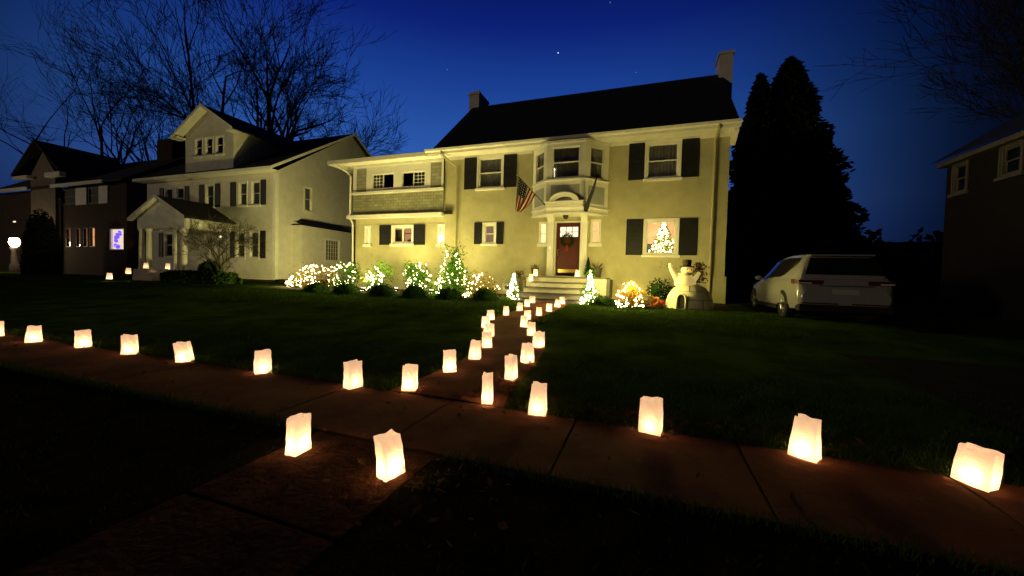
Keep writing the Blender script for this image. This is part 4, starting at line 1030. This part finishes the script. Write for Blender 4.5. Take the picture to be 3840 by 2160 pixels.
# dormer
dm=MB(); FDm=(V(0,16.85,0),V(1,0,0),V(0,-1,0)); dw=[(-28.38,-27.68,8.68,9.82),(-27.38,-26.68,8.68,9.82),(-26.38,-25.68,8.68,9.82)]
wall(dm,FDm,-29.36,-24.77,7.50,10.30,dw,.1); dm.fquad(FDm,[(-29.36,10.30,0),(-24.77,10.30,0),(-27.07,11.60,0)])
for x,s in ((-24.77,1),(-29.36,-1)): dm.fquad((V(x,16.85,0),V(0,1,0),V(s,0,0)),[(0,7.5,0),(4.5,10.30,0),(0,10.30,0)])
dmo=dm.build('dormer',M['siding'],wh_)
for q in dw: window(dmo,FDm,*q,'double','none',mat='whitel',sill=.05,glass='glass')
mb=MB()
for xs_ in (-30.02,-24.12):
    mb.add([(xs_,16.35,10.0),(-27.07,16.35,11.78),(-27.07,23.2,11.78),(xs_,20.6,10.0),(xs_,16.35,9.9),(-27.07,16.35,11.66),(-27.07,23.2,11.66),(xs_,20.6,9.9)],[(0,1,2,3),(7,6,5,4),(0,4,5,1),(2,6,7,3),(3,7,4,0)])
mb.build('dormer_roof',M['roof'],dmo)
mb=MB()
for xs_ in (-30.02,-24.12):
    mb.add([(xs_,16.33,9.84),(-27.07,16.33,11.60),(-27.07,16.33,11.80),(xs_,16.33,10.02),(xs_,16.84,9.84),(-27.07,16.84,11.60)],[(0,1,2,3),(0,4,5,1)])
    sg=1 if xs_<-27 else -1; mb.box(min(xs_,xs_+sg*.66),max(xs_,xs_+sg*.66),16.36,16.9,9.86,9.98)
mb.build('dormer_trim',M['whitel'],dmo)
# porch
po=MB(); pY=14.2
FPo=(V(0,pY+.15,0),V(1,0,0),V(0,-1,0))
po.fquad(FPo,[(-29.6,4.22,0),(-25.0,4.22,0),(-27.3,5.38,0)]); po.fbox(FPo,-29.5,-25.1,3.62,4.22,-.3,0.0)
for x0 in (-29.5,-25.4): po.box(x0,x0+.3,pY+.45,16.99,3.62,4.20)
po=po.build('porch',M['whitel'],wh_)
mb=MB()
for xs_ in (-29.9,-24.7):
    mb.add([(xs_,pY-.1,4.25),(-27.3,pY-.1,5.55),(-27.3,16.99,5.55),(xs_,16.99,4.25),(xs_,pY-.1,4.15),(-27.3,pY-.1,5.45),(-27.3,16.99,5.45),(xs_,16.99,4.15)],[(0,1,2,3),(7,6,5,4),(0,4,5,1),(2,6,7,3),(3,7,4,0)])
mb.build('porch_roof',M['roof'],po)
mb=MB()
for xs_ in (-29.95,-24.65): mb.add([(xs_,pY-.12,4.10),(-27.3,pY-.12,5.42),(-27.3,pY-.12,5.58),(xs_,pY-.12,4.27),(xs_,pY+.15,4.10),(-27.3,pY+.15,5.42)],[(0,1,2,3),(0,4,5,1)])
mb.build('porch_trim',M['whitel'],po)
for x,y in ((-29.25,pY+.25),(-28.55,pY+.25),(-25.95,pY+.25),(-25.25,pY+.25)):
    mb=MB(); mb.lathe([(.17,1.16),(.17,1.30),(.14,1.33),(.145,2.2),(.12,3.48),(.17,3.52),(.17,3.62),(0,3.62)],14,(x,y,0)); mb.build('column',M['whitel'],po,smooth=True)
mb=MB(); mb.box(-29.6,-25.0,pY,16.95,.3,1.16); mb.box(-28,-26.2,pY-.4,pY-.001,.3,.98); mb.box(-28,-26.2,pY-.8,pY-.401,.3,.80); mb.build('porch_floor',M['stepstone'],po)
FPd=(V(0,17.06,0),V(1,0,0),V(0,-1,0)); dd=MB(); dd.fbox(FPd,-27.19,-26.21,1.2,3.34,-.04,0); dd.build('porch_door',M['whitel'],wh_)
MB().ball((-25.55,16.6,3.35),.08,10,8).build('porch_lamp',M['dimlamp'],wh_,smooth=True)
# box bay on the side wall
by0,by1=18.2,22.45; FB=(V(PX1+.75,by0,0),V(0,1,0),V(1,0,0)); Lb=by1-by0
bb=MB(); q=(1.9,3.15,2.05,3.55); wall(bb,FB,0,Lb,.78,4.22,[q],.1)
for y in (by0,by1): bb.add([(PX1,y,.78),(PX1+.75,y,.78),(PX1+.75,y,4.22),(PX1,y,4.5)],[(0,1,2,3)])
bb=bb.build('side_bay',M['siding'],wh_)
window(bb,FB,*q,'grid','curtain',mat='whitel',cols=5,rows=5,backmat='curtaind',sill=.05)
MB().add([(PX1+.95,by0-.2,4.18),(PX1+.95,by1+.2,4.18),(PX1,by1-.2,4.72),(PX1,by0+.6,4.72),(PX1,by0-.2,4.18),(PX1,by1+.2,4.18)],[(0,1,2,3),(0,3,4),(1,5,2)]).build('bay_roof',M['roof'],bb)

# bare branched tree builder
def bare_tree(name,label,x,y,z,h,spread,seed,trunk_r,limbs=7,levels=5,mat='bark',start=.25,cat='tree',group=None,twist=.22,twigs=3,rmin=.012,lean=(0,0)):
    r=np.random.default_rng(seed); t=thing(name,label,cat,(x,y,z),group=group); tm=MB(); cm=MB()
    def grow(p,d,L,rad,lev,mb):
        pts=[p]; rr=[rad]; k=4 if lev<levels-1 else 3
        for i in range(k):
            d=d+r.normal(0,twist,3)*.5+V(0,0,.04); d/=np.linalg.norm(d); p=p+d*L/k; pts.append(p); rr.append(max(rmin*.7,rad*(1-.62*(i+1)/k)))
        mb.tube(pts,rr,6 if lev<2 else (4 if lev<3 else 3),cap=False)
        if lev>=levels: return
        n=twigs+(1 if r.random()<.5 else 0)
        for j in range(n):
            q=r.uniform(.35,1.0) if j else 1.0; idx=q*k; i0=min(int(idx),k-1); pp=pts[i0]+(pts[i0+1]-pts[i0])*(idx-i0)
            a=r.uniform(.25,.75); ax=np.cross(d,r.normal(0,1,3)); ax/=np.linalg.norm(ax)
            nd=d*math.cos(a)+ax*math.sin(a); grow(pp,nd,L*r.uniform(.55,.80),max(rmin,rr[i0]*.62),lev+1,cm)
    base=V(x,y,z-.2); th_=h*start
    tm.tube([base,base+V(lean[0]*.5,lean[1]*.5,th_*.6),base+V(lean[0],lean[1],th_)],[trunk_r*1.25,trunk_r,trunk_r*.86],10)
    for i in range(limbs):
        a=2*math.pi*i/limbs+r.normal(0,.3); tilt=r.uniform(.12,1.0)*spread
        d=V(math.cos(a)*math.sin(tilt),math.sin(a)*math.sin(tilt),math.cos(tilt)); grow(base+V(lean[0],lean[1],th_*r.uniform(.8,1)),d,h*.34*r.uniform(.8,1.15),trunk_r*.5,1,cm)
    tm.build('trunk',M[mat],t,smooth=True); cm.build('crown',M[mat],t)
    return t
bare_tree('bare_tree','large bare tree spreading against the sky behind the white house',-39.8,31,.6,27,.85,11,.85,11,6,twigs=3,rmin=.024,start=.36)
bare_tree('bare_tree','smaller bare tree behind the roofs between the two left houses',-70,36,.6,27,.7,5,.5,7,5,twigs=3,rmin=.03,start=.45)
bare_tree('bare_tree','tall bare tree rising behind the dark house at far left, limbs into the corner',-60,26,.6,27,1.0,23,.45,7,5,twigs=3,rmin=.012,start=.3)
bare_tree('bare_tree','shadowy bare tree over the dark house at the far right',21,28,.6,19,.95,31,.5,8,6,twigs=3,rmin=.016,start=.25)
bare_tree('ornamental_tree','small crooked bare tree in front of the white house porch',-22.6,14.6,.5,4.3,1.3,41,.10,7,5,mat='twig',rmin=.010,start=.22,twist=.5)
# hedge and shrubs in front of the white house
def leafmass(name,label,x0,x1,y0,y1,z0,z1,n,s,mat='lf_dark',cat='hedge',e=.45):
    """clipped or natural leafy mass: leaves over a lumpy rounded block, dense inside"""
    cxm,cym=(x0+x1)/2,(y0+y1)/2; a,b,c=(x1-x0)/2,(y1-y0)/2,(z1-z0)
    t=thing(name,label,cat,(cxm,cym,z0)); mb=MB(); sg=lambda v,p: np.sign(v)*abs(v)**p
    def P(th,ph,k): return V(cxm+a*k*sg(math.cos(ph),e)*sg(math.cos(th),e),cym+b*k*sg(math.cos(ph),e)*sg(math.sin(th),e),z0+c*k*max(0,sg(math.sin(ph),e)))
    for i in range(n):
        th=rng.uniform(0,6.283); ph=math.asin(rng.uniform(0,1)); k=rng.uniform(.86,1.03)+.05*math.sin(th*5+ph*7)
        q=P(th,ph,k); leaf(mb,q,rng.normal(0,1,3),s*rng.uniform(.6,1.3),.5)
    vs=[];na,nb=20,7
    for j in range(nb):
        for i in range(na): vs.append(P(2*math.pi*i/na,(j/(nb-1))*math.pi/2*.999,.88+.03*math.sin(i*2.3+j)))
    mb.add(vs,[(j*na+i,j*na+(i+1)%na,(j+1)*na+(i+1)%na,(j+1)*na+i) for j in range(nb-1) for i in range(na)])
    mb.build('foliage',M[mat],t)
leafmass('hedge','low dark hedge below the white house porch',-25.0,-19.6,13.0,13.9,.5,1.15,4200,.07)
leafmass('porch_shrub','dark rounded shrub beside the porch steps of the white house',-24.6,-23.0,14.4,15.4,.5,1.75,1500,.07,cat='shrub',e=.8)
leafmass('dark_bush','tall black bush before the dark house at far left',-41.6,-39.5,13.5,15.2,.5,4.9,3600,.12,'lf_ever','bush',.9)

# ------------------------------------------------------------------ dark house at far left
dh=thing('dark_house','dim dark roofed house with orange lit windows at far left','house',(-46,22,.5))
FL=(V(0,17,0),V(1,0,0),V(0,-1,0))
mb=MB(); dh_up=[(-45.0,-42.95,6.15,7.4),(-41.1,-39.75,6.1,7.35)]; lw=[(-44.3,-43.6,2.75,4.25),(-42.85,-42.25,2.75,4.25),(-41.85,-41.25,2.75,4.25),(-40.95,-40.25,2.75,4.28),(-38.35,-36.55,2.50,4.15)]
wall(mb,FL,-56,-36.2,.4,7.55,dh_up+lw,.12)
mb.fquad((V(-36.2,17,0),V(0,1,0),V(1,0,0)),[(0,.4,0),(9,.4,0),(9,7.5,0),(4.2,10.7,0),(0,7.5,0)])
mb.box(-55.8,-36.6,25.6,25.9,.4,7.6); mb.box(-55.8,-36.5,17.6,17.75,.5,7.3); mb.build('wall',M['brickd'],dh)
mb=MB()
for y0,y1 in ((16.5,21.2),(26,21.2)):
    a=[(-56.5,y0,7.6),(-35.9,y0,7.6),(-35.9,y1,10.75),(-56.5,y1,10.75)]; b=[(x,y,z-.12) for x,y,z in a]
    mb.add(a+b,[(0,1,2,3),(7,6,5,4),(0,4,5,1),(1,5,6,2),(2,6,7,3),(3,7,4,0)])
rf=mb.build('roof',M['roof'],dh)
MB().box(-39.6,-37.6,20.6,21.8,9.5,12.1).build('chimney',M['brickd'],rf)
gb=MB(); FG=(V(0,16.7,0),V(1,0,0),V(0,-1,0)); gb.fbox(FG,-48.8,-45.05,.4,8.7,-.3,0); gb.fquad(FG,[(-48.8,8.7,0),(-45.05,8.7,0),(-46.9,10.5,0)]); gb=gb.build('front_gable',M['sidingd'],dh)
mb=MB()
for xs_ in (-50.6,-43.3): mb.add([(xs_,16.2,8.75),(-46.95,16.2,11.35),(-46.95,21.2,11.35),(xs_,21.2,8.75),(xs_,16.2,8.6),(-46.95,16.2,11.2),(-46.95,21.2,11.2),(xs_,21.2,8.6)],[(0,1,2,3),(7,6,5,4),(0,4,5,1),(3,7,4,0)])
mb.build('gable_roof',M['roof'],gb)
mb=MB(); mb.box(-50.6,-48.3,16.3,16.7,8.35,8.6); mb.box(-45.6,-43.4,16.3,16.7,8.25,8.6); mb.box(-54.5,-48.8,16.4,16.5,7.45,7.7); mb.box(-45.05,-38.0,16.4,16.5,7.42,7.66); mb.build('eave',M['whitel'],dh)
for q in dh_up: window(dh,FL,*q,'double','none',mat='dark',sill=0,case=0,glass='nightglass')
for a,b in ((-42.8,-41.3),(-39.65,-38.5)): MB().fbox(FL,a,b,6.05,7.4,.002,.05).build('shutter',M['whitel'],dh)
for q,m in zip(lw,('windim','windim','windim','winorange','winwhite')): lw_=window(dh,FL,*q,'double' if q[0]<-39 else 'plain','shade',mat='dark' if q[0]<-39 else 'whitel',sill=0,case=0,glass='glass',backmat=m)
# purple lights strung inside the bright window
pts=[]
for k,(u,v) in enumerate([(.62,.86),(.70,.84),(.55,.78),(.45,.74),(.58,.72),(.68,.73),(.30,.64),(.40,.62),(.48,.60),(.36,.55),(.34,.44),(.44,.45),(.40,.40),(.22,.22),(.32,.24),(.46,.22),(.56,.20),(.66,.16),(.25,.14),(.50,.12)]):
    pts.append(V(-38.3+1.7*u,17.06,2.55+1.55*v))
lights('purple lights strung across the bright window of the dark house',pts,group='window lights',me=bulbs_mesh(M['purple'],.085),order=True)
MB().ball((-49.4,16.0,4.75),(.22,.05,.06),8,6).build('eave_light',M['dimlamp'],dh)
# lamp post
lx,ly=-47.9,15.5
t=thing('lamp_post','glaring lantern on a pale post at the photo\'s left edge','lamp post',(lx,ly,.5))
MB().lathe([(.28,.5),(.28,1.2),(.20,1.3),(.18,2.3),(.26,2.45),(.26,2.6),(.0,2.62)],14,(lx,ly,0)).build('post',M['darktrim'],t,smooth=True)
MB().lathe([(.10,2.62),(.24,2.74),(.32,3.0),(.26,3.28),(.08,3.45),(0,3.47)],8,(lx,ly,0)).build('lantern_glass',M['lampy'],t)
L=bpy.data.lights.new('lantern_bulb','POINT'); L.energy=110; L.color=(1,.72,.42); L.shadow_soft_size=.15; lo=bpy.data.objects.new('lantern_bulb',L); COL.objects.link(lo); lo.parent=t; lo.location=(.45,-.45,2.5)
mb=MB(); mb.lathe([(.30,3.33),(.12,3.52),(.03,3.66),(0,3.7)],8,(lx,ly,0)); mb.build('lantern_cap',M['dark'],t)

# ------------------------------------------------------------------ right side: evergreens, neighbour, car
def evergreen(label,x,y,h,w_,seed,n=9500):
    r=np.random.default_rng(seed); z=tz(y); t=thing('evergreen_tree',label,'evergreen',(x,y,z),group='dark evergreens beside the driveway'); mb=MB()
    MB().tube([(x,y,z-.1),(x,y,z+h*.9)],[.25,.03],8).build('trunk',M['bark'],t)
    prof=lambda k: (min(1,(1-k)**.72*1.25))*w_/2
    for i in range(n):
        k=r.random()**1.1; a=r.uniform(0,6.283); rad=prof(k)*(r.uniform(.45,1)**.5)*(1+.16*math.sin(a*3+k*17)+.10*math.sin(k*41+a))
        c=V(x+rad*math.cos(a),y+rad*math.sin(a),z+.4+k*(h-.4)); u=V(math.cos(a),math.sin(a),-.2)+r.normal(0,.5,3); u/=np.linalg.norm(u); v=np.cross(u,r.normal(0,1,3)); v/=np.linalg.norm(v); s=r.uniform(.12,.30)
        mb.add([c-u*s,c+v*s*.5,c+u*s,c-v*s*.5],[(0,1,2,3)])
    mb.lathe([(prof(k)*.72+.001,z+.4+k*(h-.5)) for k in np.linspace(0,.98,14)],12,(x,y,0))
    mb.build('foliage',M['lf_ever'],t)
evergreen('tall pointed black evergreen right of the lit house, the highest of the group',7.55,26.5,13.9,6.5,3)
evergreen('slim black evergreen close behind the right chimney',5.75,25.0,12.4,3.8,4,6500)
evergreen('broad lower black evergreen sloping down at the right of the group',8.75,25.5,8.4,4.6,6,6000)
leafmass('hedge','black hedge across the end of the driveway at far right',6.5,24,30,32,.5,4.6,5000,.3,'lf_ever')
nh=thing('brick_neighbour','barely visible dark house with pale window trim at the far right','house',(16,19,.5))
FN=(V(9.1,8.5,0),V(0,1,0),V(-1,0,0)); hs=[(6.98,7.5,4.30,5.18),(5.2,5.8,4.40,5.18),(2.2,3.0,3.6,5.0)]
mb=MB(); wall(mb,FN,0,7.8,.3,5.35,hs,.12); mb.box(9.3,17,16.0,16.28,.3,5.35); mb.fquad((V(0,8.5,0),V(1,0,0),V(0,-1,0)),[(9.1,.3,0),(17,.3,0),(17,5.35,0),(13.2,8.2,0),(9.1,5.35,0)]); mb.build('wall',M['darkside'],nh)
mb=MB()
for x0 in (8.8,17.3): mb.add([(x0,8.2,5.4),(x0,16.6,5.4),(13.2,16.6,8.4),(13.2,8.2,8.4)],[(0,1,2,3)])
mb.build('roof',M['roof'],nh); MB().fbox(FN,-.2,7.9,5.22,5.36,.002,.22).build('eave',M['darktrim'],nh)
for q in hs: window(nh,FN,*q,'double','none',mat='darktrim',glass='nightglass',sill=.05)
# parked car, seen from its rear left
cx0,cy0,cz0=4.20,10.35,tz(11.4)+.02
car=thing('parked_car','pale silver hatchback car parked on the dark driveway, rear towards the street','car',(cx0,cy0,cz0))
def loft(rings,mb,close=True):
    n=len(rings[0]); o=len(mb.v)
    for rg in rings: mb.v+= [tuple(p) for p in rg]
    for i in range(len(rings)-1):
        for j in range(n): mb.f.append((o+i*n+j,o+i*n+(j+1)%n,o+(i+1)*n+(j+1)%n,o+(i+1)*n+j)); mb.m.append(0)
    mb.f.append(tuple(o+j for j in range(n))); mb.m.append(0); mb.f.append(tuple(o+(len(rings)-1)*n+j for j in range(n))[::-1]); mb.m.append(0)
body=MB(); rings=[]
for y,w_,zb,zm,zt in ((0,.80,.42,.62,.74),(.04,.86,.36,.62,.86),(.10,.885,.33,.66,1.0),(.3,.905,.30,.70,1.05),(.8,.92,.27,.72,1.04),(1.6,.925,.26,.72,1.0),(2.6,.925,.26,.70,.97),(3.3,.92,.27,.68,.95),(3.9,.89,.29,.62,.86),(4.25,.82,.33,.56,.76),(4.42,.68,.40,.52,.64)):
    h=[(w_*.93,zb),(w_,zb+.12),(w_*.995,zm),(w_*.965,zt-.10),(w_*.93,zt-.03),(w_*.84,zt)]
    rings.append([V(cx0+x,cy0+y,cz0+z) for x,z in h]+[V(cx0-x,cy0+y,cz0+z) for x,z in h[::-1]])
loft(rings,body); cab=[]
CB=((.16,.80,1.03,.78,1.05),(.30,.84,1.03,.68,1.42),(.42,.85,1.03,.63,1.555),(.70,.86,1.02,.62,1.60),(1.4,.865,1.0,.62,1.625),(2.0,.865,.98,.62,1.60),(2.45,.86,.97,.62,1.52),(2.9,.85,.96,.70,1.25),(3.3,.83,.94,.80,.96))
for y,wb,zb,wt,zt in CB:
    h=[(wb,zb-.04),(wb,zb),(wb*.55+wt*.45,zb*.55+zt*.45),(wt,zt-.05),(wt*.86,zt)]
    cab.append([V(cx0+x,cy0+y,cz0+z) for x,z in h]+[V(cx0-x,cy0+y,cz0+z) for x,z in h[::-1]])
loft(cab,body)
cb=body.build('body',M['carpaint'],car,smooth=True,bevel=0)
es=cb.modifiers.new('split','EDGE_SPLIT'); es.split_angle=R(38)
def cabpt(y,v,s,off=.022):
    ysr=[c[0] for c in CB]; g_=lambda i: float(np.interp(y,ysr,[c[i] for c in CB])); wb,zb,wt,zt=g_(1),g_(2),g_(3),g_(4)-.05
    return V(cx0+s*(wb+(wt-wb)*v+off),cy0+y,cz0+zb+(zt-zb)*v)
for s in (-1,1):
    mb=MB(); ysn=np.linspace(.62,2.85,16)
    for y in ysn:
        lo_=.10+.62*max(0,(1.35-y)/.73)**1.6; hi=.93 if y<2.4 else .93-.25*(y-2.4)/.38
        mb.v+=[tuple(cabpt(y,min(lo_,hi-.04),s)),tuple(cabpt(y,(min(lo_,hi-.04)+hi)/2,s,.028)),tuple(cabpt(y,hi,s))]
    for i in range(15):
        for j in range(2): mb.f.append((i*3+j,i*3+j+1,(i+1)*3+j+1,(i+1)*3+j)); mb.m.append(0)
    mb.build('side_window',M['carglass'],car,smooth=True)
mb=MB(); mb.add([(cx0+x,cy0+y,cz0+z) for x,y,z in ((-.72,.140,1.10),(.72,.140,1.10),(.58,.300,1.49),(-.58,.300,1.49))],[(0,1,2,3)]); mb.build('rear_window',M['carglass'],car)
mb=MB(); mb.box(cx0-.60,cx0+.60,cy0+.24,cy0+.5,cz0+1.53,cz0+1.565); mb.build('roof_spoiler',M['carpaint'],car,bevel=.01)
for s in (-1,1):
    mb=MB(); x0,x1=sorted((cx0+s*.42,cx0+s*.885)); mb.box(x0,x1,cy0+.03,cy0+.13,cz0+.87,cz0+.965); mb.box(*sorted((cx0+s*.872,cx0+s*.908)),cy0+.08,cy0+.40,cz0+.88,cz0+.985); mb.build('tail_light',M['redlens'],car,bevel=.008)
    MB().box(*sorted((cx0+s*.62,cx0+s*.86)),cy0+.022,cy0+.06,cz0+.885,cz0+.91).build('reversing_lamp',M['clearlens'],car,bevel=.004)
    mb=MB(); x0,x1=sorted((cx0+s*.12,cx0+s*.80)); mb.box(x0,x1,cy0-.012,cy0+.05,cz0+.43,cz0+.46); mb.build('reflector',M['redlens'],car)
MB().box(cx0-.5,cx0+.5,cy0+.005,cy0+.06,cz0+.835,cz0+.855).build('trim_strip',M['alloy'],car,bevel=.004)
MB().box(cx0-.24,cx0+.24,cy0-.006,cy0+.06,cz0+.66,cz0+.77).build('number_plate',M['plate'],car)
MB().box(cx0-.86,cx0+.86,cy0-.02,cy0+.25,cz0+.26,cz0+.42).build('rear_bumper',M['rubber'],car,bevel=.03)
for s in (-1,1): MB().box(*sorted((cx0+s*.86,cx0+s*.925)),cy0+1.35,cy0+3.15,cz0+.22,cz0+.33).build('sill_cladding',M['rubber'],car,bevel=.02)
for s in (-1,1):
    MB().ball((cx0+s*1.0,cy0+2.72,cz0+1.03),(.10,.06,.07),10,8).build('mirror',M['carpaint'],car,smooth=True)
    for wy in (.93,3.55):
        c=(cx0+s*.80,cy0+wy,cz0+.33)
        MB().lathe([(.20,-.11),(.31,-.12),(.335,-.09),(.335,.09),(.31,.12),(.20,.11)],26,c,axis='x').build('wheel',M['rubber'],car,smooth=True)
        wl=[o for o in car.children if o.name.startswith('wheel')][-1]
        rm=MB(); rm.lathe([(.205,-.10*s),(.20,.10*s),(.17,.105*s),(.16,.07*s),(0,.075*s)],20,c,axis='x')
        for q in range(5):
            a=q*2*math.pi/5; rm.tube([V(c[0]+s*.10,c[1]+.04*math.cos(a),c[2]+.04*math.sin(a)),V(c[0]+s*.11,c[1]+.19*math.cos(a),c[2]+.19*math.sin(a))],[.03,.022],6)
        rm.build('rim',M['alloy'],wl,smooth=True)
        ar=MB()
        for i in range(14):
            a0,a1=math.pi*i/14,math.pi*(i+1)/14
            for aa,bb2 in ((a0,a1),):
                q4=[(c[1]+r_*math.cos(a_),c[2]+r_*math.sin(a_)) for r_,a_ in ((.0,aa),(.385,aa),(.385,bb2))]
                ar.add([(cx0+s*.918,y_,z_) for y_,z_ in q4]+[(cx0+s*.80,y_,z_) for y_,z_ in q4],[(0,1,2),(1,4,5,2)])
        ar.build('wheel_arch',M['rubber'],car)

# ------------------------------------------------------------------ stars
def ray(px,py):
    u=(px-1288)/f; v=(py-724.5)/f; d=fwd+cx*u-cy*v; return d/np.linalg.norm(d)
M['star']=emit('star_light',(.75,.85,1),2.2); M['starf']=emit('faint_star_light',(.55,.7,1),.35)
for px,py,m,rr,lab in ((1404,133,'star',.95,'brightest star, high above the lit house roof'),(1125,175,'starf',.8,'faint star left of the brightest one'),(1535,6,'starf',.9,'faint star at the top edge of the sky'),(1600,182,'starf',.8,'faint star right of the brightest one')):
    p=V(0,0,H)+ray(px,py)*900
    b=MB().ball(p,rr,8,6); o=b.build('star',M[m]); tag(o,lab,'star','stars in the evening sky')
